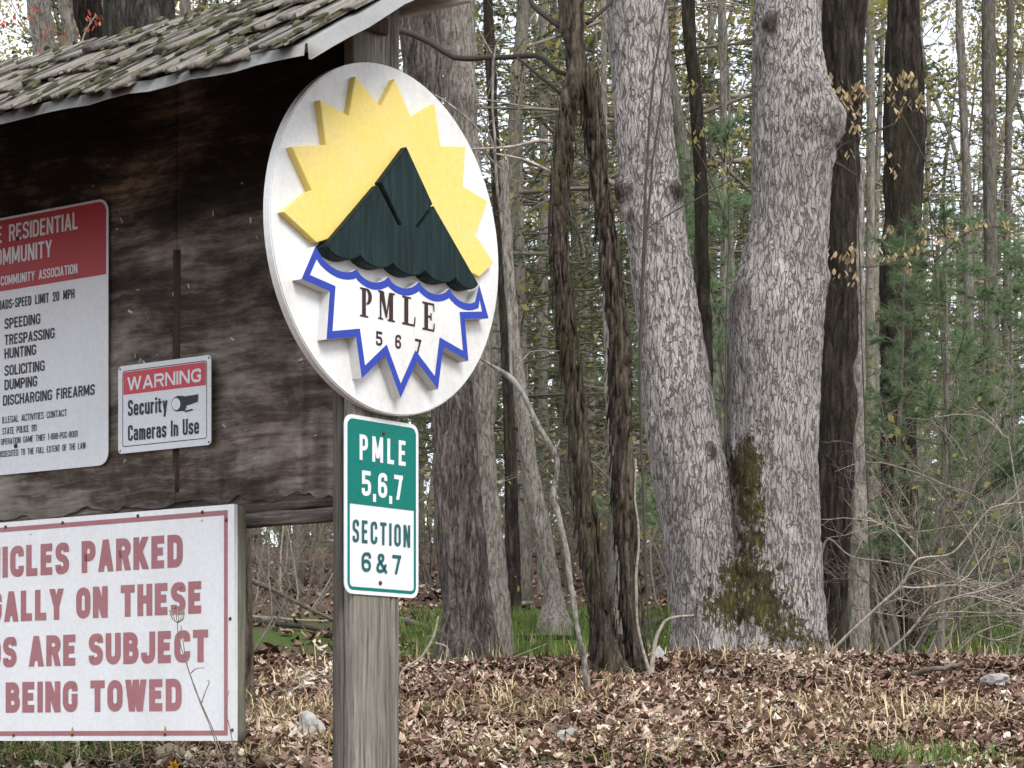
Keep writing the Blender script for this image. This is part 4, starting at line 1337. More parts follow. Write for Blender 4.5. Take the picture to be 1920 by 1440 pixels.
near_tree('dark_oak_tree', 'dark brown rough-barked tree close behind the pale twin oak', 'tree',
          [(0, 1543, 1626), (250, 1545, 1618), (500, 1545, 1611), (900, 1533, 1601), (1100, 1532, 1588), (1246, 1526, 1592)], 12.9, MT['dark'], 3.7, k=90, n=260, disp=.03, fs=13, stretch=.16, flare=.2)
near_tree('dark_maple_tree', 'dark furrowed trunk rising out of the pine boughs', 'tree',
          [(0, 1660, 1724), (220, 1654, 1737), (300, 1652, 1737), (600, 1648, 1726), (900, 1650, 1722), (1190, 1645, 1735)], 17.5, MT['dark'], 6.2, k=80, n=240, disp=.034, fs=11, stretch=.14, flare=.2)
near_tree('ridged_tree', 'stout brown tree with deeply ridged bark behind the round sign', 'tree',
          [(0, 745, 826), (300, 768, 838), (600, 790, 862), (780, 808, 890), (950, 815, 905), (1100, 822, 918), (1180, 820, 930), (1222, 812, 945)], 13.6, MT['ash'], 4.4, k=110, n=300, disp=.034, fs=15, stretch=.14, flare=.15)
near_tree('pale_straight_tree', 'paler tan straight trunk standing directly behind the ridged tree', 'tree',
          [(0, 820, 889), (200, 838, 896), (500, 862, 915), (800, 888, 926), (1000, 898, 944), (1182, 900, 962)], 16.6, MT['pale'], 7.9, k=70, n=200, disp=.018, fs=14, stretch=.2, flare=.15, knots=[(878, 185, .09, .06, .9)])

# shaggy double-stemmed small tree: two stems joining overhead
def shaggy_tree():
    D = 10.6
    base = P(1165, 1256, D)
    root = empty('shaggy_tree', base)
    tag(root, 'slim shaggy-barked tree of two dark stems joining overhead', 'tree')
    a = [(-10, 1043, 1096), (70, 1052, 1098), (130, 1060, 1102), (190, 1052, 1088), (260, 1043, 1076), (330, 1034, 1068), (420, 1029, 1063), (520, 1034, 1070), (600, 1042, 1078), (700, 1053, 1090), (800, 1062, 1101), (900, 1070, 1110), (1000, 1083, 1122), (1100, 1094, 1138), (1180, 1105, 1155), (1256, 1112, 1176)]
    b = [(120, 1062, 1112), (180, 1084, 1128), (260, 1098, 1136), (340, 1105, 1142), (440, 1120, 1156), (540, 1133, 1172), (640, 1139, 1183), (740, 1143, 1184), (840, 1146, 1186), (940, 1150, 1192), (1040, 1156, 1196), (1150, 1164, 1206), (1254, 1172, 1218)]
    top = EYE + HY / F * D
    me, tp, rt = trunk_mesh('trunk', a, D, k=72, n=360, ztop=top + 1.8, disp=.026, fs=22, stretch=.10, seed=1.2, base=base, flare=.25, knots=[(1058, 345, .03, .015, .5), (1050, 410, .04, .02, .6), (1075, 175, .05, .03, .2)])
    link('trunk', me, MT['cedar'], root)
    me, tp2, rt2 = trunk_mesh('trunk', b, D + .07, k=72, n=320, ztop=None, disp=.026, fs=22, stretch=.10, seed=8.2, base=base, flare=.2, knots=[(1150, 600, .05, .02, .2)])
    link('trunk', me, MT['cedar'], root)
    crown_for(root, base, tp, rt, 19, MT['twig'], 2.0, 4)
    r_ = np.random.default_rng(12); gs = Geo()
    for ed, dD in ((a, 0.0), (b, .07)):
        e = np.array(ed, float)
        for k in range(230):
            row = r_.uniform(max(150, e[0, 0]), 1250)
            xl = np.interp(row, e[:, 0], e[:, 1]); xr = np.interp(row, e[:, 0], e[:, 2])
            th = r_.uniform(-.1, math.pi + .1); rad = (xr - xl) / 2 / F * D
            c = np.array(P((xl + xr) / 2, row, D)) - np.array(base); c[1] += dD
            d = np.array((math.cos(th), -math.sin(th), 0)); s = np.array((math.sin(th), math.cos(th), 0))
            Ln = r_.uniform(.05, .20); w = r_.uniform(.004, .012); off = r_.uniform(.004, .013)
            up = np.array((r_.normal(0, .05), 0, 1.0))
            q = [c + d * (rad + .002) + up * Ln * .5, c + d * (rad + .004), c + d * (rad + off) - up * Ln * .5]
            V = []
            for t_, p_c in enumerate(q):
                ww = w * (.6, 1, .5)[t_]
                V += [p_c - s * ww, p_c + s * ww, p_c + s * ww - d * .005, p_c - s * ww - d * .005]
            Q = []
            for t_ in range(2):
                i = 4 * t_
                Q += [(i, i + 1, i + 5, i + 4), (i + 1, i + 2, i + 6, i + 5), (i + 2, i + 3, i + 7, i + 6), (i + 3, i, i + 4, i + 7)]
            gs.add(V, Q + [(8, 9, 10, 11)], None, r_.random())
    o = link('bark_strips', gs.mesh('bark_strips'), MT['cedar'], root); tag(o, kind='stuff')
    # traced side branches
    def br(pts, w0, w1, mat, dD=0.0, tint=.4):
        q = smooth_path([np.array(P(x, y, D + dD + i * .03)) - np.array(base) for i, (x, y) in enumerate(pts)], 14)
        g = Geo(); g.tube(q, np.linspace(w0, w1, 14) / 2 / F * D, 6, a=tint)
        link('branch', g.mesh('branch', True), mat, root)
    br([(1052, 268), (1010, 264), (960, 275), (880, 280)], 9, 4, MT['dead'], .05, .8)
    br([(1150, 345), (1110, 322), (1075, 305)], 12, 6, MT['dead'], .1, .5)
    br([(1040, 325), (985, 300), (930, 288)], 6, 3, MT['dead'], .05, .9)
    br([(1052, 50), (1030, 35), (1000, 10), (990, -20)], 13, 8, MT['vine'], 0, .5)
    br([(1100, 45), (1140, 10), (1160, -20)], 8, 5, MT['vine'], 0, .5)
    br([(1062, 140), (1040, 130), (1020, 112), (1000, 104), (960, 107), (905, 108), (860, 110), (830, 95), (790, 70), (742, 55)], 9, 13, MT['vine'], .2, .5)
    br([(1056, 180), (1020, 150), (990, 125), (970, 108)], 7, 5, MT['vine'], .15, .4)
    br([(1060, 345), (1058, 372), (1062, 400), (1085, 440), (1090, 480)], 5, 3, MT['vine'], -.25, .4)
shaggy_tree()

# slim dark trunk between the two oak stems
near_tree('slim_dark_tree', 'slim dark trunk with pale lichen spots seen between two oak stems', 'tree',
          [(0, 1276, 1303), (130, 1287, 1313), (300, 1299, 1325), (500, 1303, 1331), (700, 1307, 1337), (900, 1312, 1342), (1225, 1318, 1352)], 13.8, MT['dark'], 9.3, k=40, n=140, disp=.014, fs=18, stretch=.2, flare=.1,
          knots=[(1318, 385, .05, .02, 0), (1322, 590, .05, .03, 0)])
# leaning pale-sided snag
near_tree('leaning_snag', 'leaning grey dead trunk rising from the green grass patch', 'tree',
          [(600, 948, 972), (760, 965, 992), (860, 975, 1008), (960, 992, 1028), (1060, 1010, 1046), (1120, 1018, 1058), (1172, 1010, 1075)], 18.5, MT['pale'], 2.9, ztop=6.4, k=36, n=120, disp=.016, fs=14, stretch=.2, flare=.2, limbs=3, L=1.2)
# behind the shelter roof
near_tree('rough_black_tree', 'broad black rough-barked trunk rising behind the shake roof', 'tree',
          [(-300, 195, 325), (0, 192, 334), (100, 190, 338), (400, 185, 345), (1100, 175, 360), (1225, 160, 380)], 15.5, MT['rough'], 5.7, k=90, n=220, disp=.045, fs=9, stretch=.16, flare=.1)
near_tree('smooth_grey_tree', 'smooth pale grey leaning trunk beside the broad black trunk above the roof', 'tree',
          [(-200, 92, 122), (0, 108, 135), (100, 128, 150), (400, 150, 178), (1225, 150, 190)], 16.2, MT['pale'], 8.7, k=36, n=120, disp=.006, fs=10, stretch=.3, flare=.1)
near_tree('mossy_dark_tree', 'dark mossy trunk wedged between the grey and black trunks above the roof', 'tree',
          [(-200, 132, 182), (0, 134, 190), (100, 150, 196), (500, 150, 200), (1215, 140, 210)], 16.8, MT['dark'], 1.7, k=48, n=140, disp=.03, fs=10, stretch=.16, flare=.1)
near_tree('tan_twin_tree', 'tan lichen-spotted trunk with red budding twigs above the roof corner', 'tree',
          [(-200, 48, 84), (0, 50, 95), (110, 62, 108), (500, 70, 120), (1205, 60, 130)], 18.0, MT['pale'], 3.3, k=40, n=140, disp=.02, fs=12, stretch=.2, flare=.1)
# bark-covered stem just behind the towing board
near_tree('young_rough_tree', 'young light brown trunk standing just behind the towing notice board', 'tree',
          [(-100, 452, 480), (500, 448, 478), (990, 440, 472), (1150, 440, 474), (1300, 438, 477), (1347, 430, 484)], 8.7, MT['cedar'], 6.6, ztop=5.2, k=50, n=220, disp=.014, fs=24, stretch=.12, flare=.2, L=.8, limbs=3)
# pale slender trunk in the open right-hand gap and its neighbours
for i, (ed, D, m, lab) in enumerate([
    ([(0, 1840, 1866), (300, 1842, 1868), (560, 1845, 1872), (760, 1846, 1874), (1165, 1840, 1880)], 23.0, 'far', 'straight grey pole trunk with forked bare limbs beyond the pine boughs'),
    ([(0, 1790, 1806), (200, 1798, 1815), (420, 1806, 1824), (700, 1806, 1826), (1165, 1800, 1830)], 22.0, 'far', 'thin curving dark trunk beside the straight grey pole trunk'),
    ([(0, 1622, 1640), (300, 1624, 1642), (700, 1620, 1640), (1165, 1616, 1644)], 24.0, 'far', 'thin grey trunk glimpsed between the two dark furrowed trunks'),
    ([(300, 1600, 1622), (800, 1598, 1625), (960, 1596, 1628), (1190, 1590, 1632)], 15.2, 'pale', 'pale holed dead stem half hidden behind the dark brown tree'),
    ([(0, 1125, 1137), (400, 1128, 1142), (700, 1132, 1147), (1000, 1150, 1166), (1200, 1152, 1172)], 15.5, 'pale', 'slender pale trunk seen just behind the shaggy two-stemmed tree'),
    ([(0, 905, 925), (300, 918, 940), (700, 940, 962), (1165, 950, 980)], 21.0, 'dark', 'ivy-dark slim trunk beside the pale tan trunk'),
    ([(0, 1010, 1026), (500, 1010, 1028), (1150, 1005, 1030)], 25.0, 'far', 'distant upright grey trunk behind the bare crooked branches'),
    ([(0, 1346, 1362), (400, 1350, 1366), (1170, 1345, 1372)], 20.0, 'far', 'grey-green trunk visible in the gap between the oak stems'),
    ([(0, 1888, 1902), (500, 1880, 1896), (1165, 1872, 1894)], 27.0, 'far', 'thin forest trunk rising at the edge of the bramble thicket')]):
    kn = [(1610, y, .04, -.01, .98) for y in (955, 990, 1018, 1048)] if 'holed' in lab else ()
    near_tree('slender_tree', lab, 'tree', ed, D, MT[m], 1.3 + i * 2.1, ztop=(EYE + HY / F * D + 2.0) if 'holed' not in lab else 3.9 + 1.5, k=28, n=110, disp=.012, fs=12, stretch=.2, flare=.12, knots=kn, limbs=5, L=3.0, crown='holed' not in lab)

# ------------------------------------------------------------------ woodland prototypes
def decid_proto(seed, h, r, lean, first, nb, leaves, leafmat, name='woodland_tree'):
    r_ = np.random.default_rng(seed)
    root = empty(name)
    n = 16
    path = wander((0, 0, -.25), (2 * lean * r_.normal(), 2 * lean * r_.normal(), 1), h, n, .05, .03, r_)
    rad = r * (1 - .78 * np.linspace(0, 1, n + 1)) ; rad[0] *= 1.35; rad[1] *= 1.1
    g = Geo(); g.tube(path, rad, 12, True)
    link('trunk', g.mesh('trunk', True), MT['far'], root)
    g = Geo(); lv = []
    for k in range(nb):
        t = first + (1 - first) * (k + r_.random()) / nb
        i = min(int(t * n), n - 1); q = path[i] + (path[i + 1] - path[i]) * (t * n - i)
        a = r_.uniform(0, 6.283)
        dead = t < first + .15
        d = np.array((math.cos(a), math.sin(a), r_.uniform(-.05, .25) if dead else r_.uniform(.25, 1.1)))
        bare_branches(g, q, max(.007, rad[i] * r_.uniform(.22, .42)), h * r_.uniform(.10, .24) * (1.15 - .55 * t), r_, 0, lv, d, up=.02 if dead else .08)
    bo = link('branches', g.mesh('branches'), MT['twig'], root)
    if leaves:
        g = Geo(); leaf_quads(g, lv, r_, .10, leaves, .09)
        link('leaves', g.mesh('leaves'), leafmat, bo)
    return root

def pine_proto(seed, h, r, z0, needle, mat, droop, nw, tuft, name):
    r_ = np.random.default_rng(seed)
    root = empty(name)
    n = 12
    path = wander((0, 0, -.2), (0, 0, 1), h, n, .012, .02, r_)
    rad = r * (1 - .9 * np.linspace(0, 1, n + 1))
    g = Geo(); g.tube(path, rad, 9, True); link('trunk', g.mesh('trunk', True), MT['far'], root)
    gb = Geo(); gn = Geo()
    C = []; Dr = []
    for k in range(nw):
        t = z0 + (1 - z0) * (k / nw)
        i = min(int(t * n), n - 1); q0 = path[i] + (path[i + 1] - path[i]) * (t * n - i)
        for b in range(r_.integers(3, 6)):
            a = r_.uniform(0, 6.283)
            L = h * .30 * (1.05 - t) ** .8 * r_.uniform(.6, 1.15) + .15
            d = np.array((math.cos(a), math.sin(a), r_.uniform(0, .35) - droop))
            pts = wander(q0, d, L, 6, .07, .05 - droop * .12, r_)
            gb.tube(pts, np.linspace(max(.006, r * .18 * (1.1 - t)), .003, 7), 4, False, a=.2)
            for s in range(int(4 + L * 5)):
                u = r_.uniform(.25, 1) * 6; ii = min(int(u), 5); q = pts[ii] + (pts[ii + 1] - pts[ii]) * (u - ii)
                sd = (pts[ii + 1] - pts[ii]); sd /= np.linalg.norm(sd)
                sd = sd * .7 + r_.normal(0, .5, 3) * (1, 1, .4); sd[2] += .12 - droop * .5
                tw = wander(q, sd, L * r_.uniform(.12, .3) + .05, 3, .1, .04 - droop * .1, r_)
                gb.tube(tw, [.003, .0025, .002, .0015], 3, False, a=.3)
                for m_ in range(tuft):
                    uu = r_.uniform(.2, 1) * 3; jj = min(int(uu), 2)
                    C.append(tw[jj] + (tw[jj + 1] - tw[jj]) * (uu - jj)); Dr.append(tw[jj + 1] - tw[jj])
    C = np.array(C); Dr = np.array(Dr); Dr /= np.linalg.norm(Dr, axis=1, keepdims=True)
    per = needle[2]
    cnt = len(C) * per
    c = np.repeat(C, per, 0); dd = np.repeat(Dr, per, 0) * needle[3] + r_.normal(0, .55, (cnt, 3))
    if droop > .1: dd[:, 2] *= .45
    dd /= np.linalg.norm(dd, axis=1, keepdims=True)
    sw = np.cross(dd, r_.normal(0, 1, (cnt, 3))); sw /= np.linalg.norm(sw, axis=1, keepdims=True)
    ln = needle[0] * r_.uniform(.7, 1.2, (cnt, 1)); wd = needle[1]
    V = np.stack([c - sw * wd, c + sw * wd, c + dd * ln], 1).reshape(-1, 3)
    gn.add(V, None, np.arange(cnt * 3).reshape(-1, 3), np.repeat(np.repeat(r_.random(len(C)), per) * .7 + .3 * r_.random(cnt), 3))
    bo = link('branches', gb.mesh('branches'), MT['twig'], root)
    link('needles', gn.mesh('needles'), mat, bo)
    return root

def shrub_proto(seed, h, nst, leaves, mat, name):
    r_ = np.random.default_rng(seed)
    root = empty(name)
    g = Geo(); lv = []
    for k in range(nst):
        a = r_.uniform(0, 6.283)
        d = np.array((math.cos(a) * r_.uniform(.2, .8), math.sin(a) * r_.uniform(.2, .8), 1))
        bare_branches(g, np.array((math.cos(a) * .08, math.sin(a) * .08, -.05)), r_.uniform(.006, .013), h * r_.uniform(.6, 1.1), r_, 0, lv, d, up=-.03)
    so = link('stems', g.mesh('stems'), mat, root)
    if leaves:
        g = Geo(); leaf_quads(g, lv, r_, .05, leaves, .05)
        link('leaves', g.mesh('leaves'), MT['budleaf'], so)
    return root

rw = np.random.default_rng(2024)
LAB = {
    'bare': ('bare grey-brown woodland tree standing back among the brush', 'bare trees back in the woods'),
    'bud': ('woodland tree with sparse yellow-green spring buds back in the woods', 'budding trees back in the woods'),
    'rust': ('woodland tree with clinging pale tan leaves back in the woods', 'tan-leaved trees back in the woods')}
PRO = [(decid_proto(101, 15, .085, .03, .22, 24, 0, None), 'bare'),
       (decid_proto(102, 17, .11, .02, .28, 24, 6500, MT['budleaf']), 'bud'),
       (decid_proto(103, 12, .09, .05, .15, 22, 4500, MT['budleaf']), 'bud'),
       (decid_proto(104, 16, .08, .04, .18, 26, 0, None), 'bare'),
       (decid_proto(105, 10, .07, .06, .15, 20, 2400, MT['tanleaf']), 'rust'),
       (decid_proto(106, 18, .10, .02, .30, 22, 5500, MT['budleaf']), 'bud')]
used = set()
def place(proto, key, x, y, sc, lab, cat, group):
    o = proto if id(proto) not in used else copy_tree(proto)
    used.add(id(proto))
    o.location = (x, y, g1(x, y)); o.scale = (sc, sc, sc); o.rotation_euler = (0, 0, rw.uniform(0, 6.283))
    tag(o, lab, cat, group)
    return o
cnt = 0
taken = []
def free(x, y, dmin):
    for a, b in taken:
        if (a - x) ** 2 + (b - y) ** 2 < dmin * dmin: return False
    taken.append((x, y)); return True
while cnt < 50:
    D = 22 + 38 * rw.random() ** 1.1
    px = rw.uniform(-260, 2180)
    if 480 < px < 720 and rw.random() < .7: continue
    if D < 30 and (1560 < px < 1960 or 880 < px < 1110): continue
    x = (px - 960) / F * D
    if not free(x, D, .9): continue
    pr, kd = PRO[rw.integers(0, len(PRO))]
    place(pr, kd, x, D, rw.uniform(.75, 1.15), LAB[kd][0], 'tree', LAB[kd][1])
    cnt += 1

# white pines with soft drooping needles on the right, hemlocks in the middle distance
pines = [pine_proto(201, 4.6, .05, .22, (.115, .0028, 16, .9), MT['needle'], .0, 11, 4, 'white_pine'),
         pine_proto(202, 5.6, .06, .25, (.11, .0028, 16, .9), MT['needle'], .05, 12, 4, 'white_pine')]
for i, (px, D, sc, lab) in enumerate([(1762, 15.6, .76, 'young white pine with soft green needles beside the dark furrowed trunk'),
                                      (1668, 16.2, .60, 'small white pine in front of the dark furrowed trunk'),
                                      (1905, 19.0, .76, 'white pine behind the bramble thicket'),
                                      (1835, 21.0, .72, 'taller white pine behind the straight grey pole trunk'),
                                      (1345, 17.0, .95, 'white pine filling the gap between the oak stems'),
                                      (2010, 17.0, .7, 'white pine at the outer side of the thicket')]):
    x = (px - 960) / F * D
    place(pines[i % 2], 'pine', x, D, sc, lab, 'pine tree', 'young white pines')
hems = [pine_proto(211, 8.5, .09, .20, (.045, .0055, 11, .6), MT['hemlock'], .16, 20, 5, 'hemlock_tree'),
        pine_proto(212, 7.0, .08, .22, (.045, .0055, 11, .6), MT['hemlock'], .2, 18, 5, 'hemlock_tree')]
hl = 'dark green hemlock with thin drooping sprays back in the woods'
for i, (px, D, sc) in enumerate([(985, 23, 1.0), (1065, 27, 1.15), (880, 29, 1.15), (1150, 22, .85), (1330, 29, 1.2), (1380, 24, .9), (1640, 27, 1.0), (1720, 31, 1.2), (1520, 28, 1.1), (1240, 27, 1.2), (560, 26, .9), (640, 34, 1.1), (1990, 30, 1.2), (1850, 36, 1.2), (960, 38, 1.5), (1100, 42, 1.5), (1450, 40, 1.4), (150, 30, 1.3), (380, 33, 1.2)] + [(880 + 88 * q, 45 + (q * 7) % 13, 1.0 + .12 * (q % 3)) for q in range(13)] + [(480, 46, 1.3), (570, 50, 1.4), (650, 47, 1.3)]):
    x = (px - 960) / F * D
    place(hems[i % 2], 'hem', x, D, sc, hl, 'hemlock tree', 'hemlocks back in the woods')

shr = [(shrub_proto(301, 1.7, 9, 0, MT['twig'], 'bare_shrub'), 0), (shrub_proto(302, 2.4, 10, 500, MT['twig'], 'bare_shrub'), 1), (shrub_proto(303, 1.3, 12, 0, MT['twig'], 'bare_shrub'), 0), (shrub_proto(304, 2.0, 8, 300, MT['twig'], 'bare_shrub'), 1)]
sl = ('leafless tangled grey shrub in the undergrowth', 'thin shrub with tiny yellow-green buds in the undergrowth')
cnt = 0
while cnt < 62:
    D = 16.0 + 30 * rw.random() ** 1.3
    px = rw.uniform(420, 2050) if rw.random() < .82 else rw.uniform(1560, 2050)
    if D < 16.5 and px < 1560: continue
    if 890 < px < 1050 and D < 36: continue
    x = (px - 960) / F * D
    pr, q = shr[rw.integers(0, 4)]
    place(pr, 'shrub', x, D, rw.uniform(.7, 1.25), sl[q], 'shrub', ('leafless shrubs', 'budding shrubs')[q])
    cnt += 1

# far woods: reads as one mass beyond the last trees one can tell apart
def far_woods():
    r_ = np.random.default_rng(55)
    gt = Geo()
    for k in range(170):
        D = r_.uniform(58, 95); x = r_.uniform(-.36, .36) * D
        z = g1(x, D); h = r_.uniform(10, 19)
        p = wander((x, D, z - .3), (r_.normal(0, .04), r_.normal(0, .04), 1), h, 5, .03, .02, r_)
        gt.tube(p, np.linspace(r_.uniform(.07, .22), .03, 6), 5, False, a=r_.random())
        for q in range(9):
            i = r_.integers(1, 5); a = r_.uniform(0, 6.28)
            b = wander(p[i], (math.cos(a), math.sin(a), r_.uniform(.1, 1)), r_.uniform(1.5, 4), 4, .2, .05, r_)
            gt.tube(b, np.linspace(.035, .012, 5), 3, False, a=r_.random())
    o = link('distant_woods', gt.mesh('distant_woods'), MT['twig'])
    tag(o, 'distant mass of grey trunks and branches beyond the woodland', 'woods', kind='stuff')
    g = Geo()
    n = 46000
    D = r_.uniform(57, 96, n); x = r_.uniform(-.36, .36, n) * D
    z = gz(x, D) + r_.random(n) ** 1.4 * 12
    keep = vnoise(np.stack([x * .35, D * .2, z * .45], -1)) > -.15
    c = np.stack([x, D, z], -1)[keep]
    m = len(c)
    a = r_.normal(0, 1, (m, 3)); a /= np.linalg.norm(a, axis=1, keepdims=True)
    b = np.cross(a, r_.normal(0, 1, (m, 3))); b /= np.linalg.norm(b, axis=1, keepdims=True)
    s = r_.uniform(.12, .40, (m, 1))
    V = np.stack([c, c + a * s * .5 + b * s * .35, c + a * s, c + a * s * .5 - b * s * .35], 1).reshape(-1, 3)
    g.add(V, np.arange(m * 4).reshape(-1, 4), None, np.repeat(r_.random(m), 4))
    n = 26000
    D = r_.uniform(40, 72, n); x = r_.uniform(-.34, .34, n) * D
    z = gz(x, D) + r_.random(n) ** 1.4 * 6.5
    c = np.stack([x, D, z], -1)[vnoise(np.stack([x * .5, D * .3, z * .6], -1)) > -.2]
    m = len(c)
    a = r_.normal(0, 1, (m, 3)); a /= np.linalg.norm(a, axis=1, keepdims=True)
    b = np.cross(a, r_.normal(0, 1, (m, 3))); b /= np.linalg.norm(b, axis=1, keepdims=True)
    s = r_.uniform(.10, .30, (m, 1))
    V = np.stack([c, c + a * s * .5 + b * s * .3, c + a * s, c + a * s * .5 - b * s * .3], 1).reshape(-1, 3)
    g.add(V, np.arange(m * 4).reshape(-1, 4), None, np.repeat(r_.random(m) * .75, 4))
    fm = tint_mat('far_foliage', [(0, (.10, .14, .07)), (.4, (.17, .20, .09)), (.7, (.29, .28, .12)), (1, (.33, .25, .15))], .8, trans=.3)
    o = link('distant_foliage', g.mesh('distant_foliage'), fm)
    tag(o, 'distant hazy mix of evergreen and budding foliage beyond the woodland', 'foliage', kind='stuff')
far_woods()

# ------------------------------------------------------------------ saplings, hanging twigs and young leaves
def sapling(name, label, cat, stems, D, mat, tint=.5, leaves=None, leafmat=None, group=None, lsize=.038):
    """stems: lists of (px,py,width px[,dD]); the first starts at the ground"""
    f = stems[0][0]
    base = P(f[0], f[1], D)
    base.z = min(base.z, g1(base.x, D) - .04)
    root = empty(name, base); tag(root, label, cat, group)
    for k, st in enumerate(stems):
        q = [np.array(P(a[0], a[1], D + (a[3] if len(a) > 3 else 0))) - np.array(base) for a in st]
        if k == 0 and np.linalg.norm(q[0]) > .02: q = [np.zeros(3)] + q; st = [st[0]] + list(st)
        n = max(10, 5 * len(q))
        path = smooth_path(q, n)
        path = path + .004 * np.stack([vnoise(path * 9 + k), vnoise(path * 9 + k + 5), vnoise(path * 9 + k + 9)], -1)
        w = np.interp(np.linspace(0, 1, n), np.linspace(0, 1, len(st)), [a[2] for a in st]) / 2 / F * D
        w = w * (1 + .22 * vnoise(path * 14 + k))
        g = Geo(); g.tube(path, w, 7 if w.max() > .006 else 5, a=tint)
        link('stem' if k == 0 else 'branch', g.mesh('stem', True), mat, root)
    if leaves:
        r_ = np.random.default_rng(int(f[0]) + int(f[1]))
        for (px, py, nl, dD) in leaves:
            c = np.array(P(px, py, D + dD)) - np.array(base)
            g = Geo()
            for q in range(nl * 2):
                hang_leaf(g, c + r_.normal(0, .02, 3), r_, r_.uniform(.6, 1.2) * lsize)
            tag(link('leaf_cluster', g.mesh('leaf_cluster'), leafmat, root), kind='stuff')
    return root

def hang_leaf(g, c, r_, L):
    """a young leaf folded along its rib and hanging from its stalk"""
    a = r_.uniform(0, 6.283); out = np.array((math.cos(a), math.sin(a), 0))
    side = np.array((-math.sin(a), math.cos(a), 0))
    V = []; n = 5
    for k in range(n):
        t = k / (n - 1)
        m = c + out * L * (.55 * math.sin(t * 1.5)) + np.array((0, 0, .12 * L - L * .95 * t ** 1.3))
        w = L * .26 * math.sin(math.pi * min(.98, .06 + t * .94)) ** .8
        V += [m - side * w - np.array((0, 0, w * .6)), m, m + side * w - np.array((0, 0, w * .6))]
    Q = []
    for k in range(n - 1):
        i = 3 * k
        Q += [(i, i + 1, i + 4, i + 3), (i + 1, i + 2, i + 5, i + 4)]
    g.add(V, Q, None, r_.random())

sapling('crooked_sapling', 'crooked pale sapling bending out from behind the round sign', 'sapling',
        [[(1106, 1325, 13.3), (1098, 1260, 10.9), (1080, 1160, 10.1), (1066, 1060, 10.1), (1045, 960, 10.1), (1036, 935, 11.7), (1044, 880, 9.4), (1040, 850, 10.9), (1010, 800, 10.1), (985, 750, 10.1), (960, 712, 10.9), (930, 690, 7.8), (900, 672, 6.2)],
         [(958, 712, 7.0), (956, 660, 7.0), (957, 600, 6.2), (950, 520, 6.2), (942, 430, 6.2), (936, 380, 5.5), (930, 300, 4.7), (923, 200, 4.7), (925, 110, 4.7), (940, 60, 3.9), (966, 0, 3.1)],
         [(1040, 850, 4.7), (1048, 830, 3.9), (1052, 820, 2.3)], [(965, 700, 3.1), (985, 670, 2.3), (1000, 660, 2.3), (1050, 658, 1.6)],
         [(938, 395, 3.1), (946, 350, 3.1), (952, 310, 3.1), (940, 270, 2.3), (926, 255, 2.3)], [(926, 105, 3.9), (900, 60, 3.1), (885, 20, 2.3), (880, -15, 2.3)],
         [(922, 275, 3.1), (880, 225, 3.9), (842, 195, 4.7), (815, 178, 3.9)]], 9.4, MT['lichen'], .35)
sapling('whip_sapling', 'thin straight whip of a sapling crossing in front of the pale oak', 'sapling',
        [[(1232, 1262, 5), (1215, 1150, 5), (1205, 900, 5), (1200, 700, 6), (1204, 560, 7), (1209, 420, 6), (1213, 300, 5), (1220, 200, 4), (1236, 80, 4), (1252, -15, 3)],
         [(1206, 500, 5), (1225, 300, 4), (1250, 120, 4), (1262, 30, 3), (1270, -15, 3)], [(1209, 430, 3), (1260, 400, 3), (1330, 360, 3), (1400, 320, 2)]], 10.9, MT['vine'], .9)
sapling('curled_stick', 'pale curled stick leaning in the leaves beside the oak', 'stick',
        [[(1275, 1330, 11), (1240, 1310, 9), (1222, 1270, 9), (1228, 1210, 8), (1240, 1175, 6), (1256, 1160, 5), (1300, 1154, 3)]], 10.3, MT['dead'], .6)
sapling('pale_whip', 'upright pale dead stalk beside the shaggy stems', 'stalk',
        [[(1218, 1262, 6), (1200, 1200, 5), (1193, 1120, 5), (1197, 1000, 4), (1190, 930, 3), (1193, 860, 3)]], 10.2, MT['dead'], .5)
sapling('arched_stick', 'arched pale twig in the leaves beside the plank post', 'stick',
        [[(752, 1262, 4), (790, 1232, 5), (812, 1195, 5), (822, 1155, 4)], [(815, 1205, 4), (838, 1215, 4), (835, 1240, 3), (820, 1262, 3)]], 9.6, MT['dead'], .55)
# tan hanging young leaves against the dark trunks
tanpts = [(1552, 148, 5), (1572, 160, 4), (1590, 178, 5), (1575, 188, 6), (1604, 165, 6), (1596, 205, 4), (1612, 160, 5), (1622, 180, 3), (1608, 205, 3), (1600, 240, 3), (1612, 232, 3), (1598, 285, 2), (1560, 468, 3), (1600, 470, 5), (1594, 480, 4), (1597, 518, 4), (1570, 515, 2)]
sapling('beech_sapling', 'thin sapling with tan drooping young leaves in front of the dark brown trunk', 'sapling',
        [[(1640, 1246, 4.0), (1630, 1000, 3.5), (1622, 800, 3.0), (1616, 640, 2.5), (1612, 480, 2.5), (1606, 330, 2.0), (1600, 230, 2.0), (1590, 150, 1.5)],
         [(1606, 330, 3), (1580, 312, 4), (1566, 300, 3), (1575, 275, 3), (1620, 255, 3), (1680, 232, 2)], [(1612, 500, 3), (1640, 500, 3), (1690, 490, 2)], [(1600, 230, 3), (1570, 200, 2), (1550, 155, 2)]], 12.2, MT['vine'], .8,
        leaves=[(x, y, n, -.05) for x, y, n in tanpts], leafmat=MT['tanleaf'])
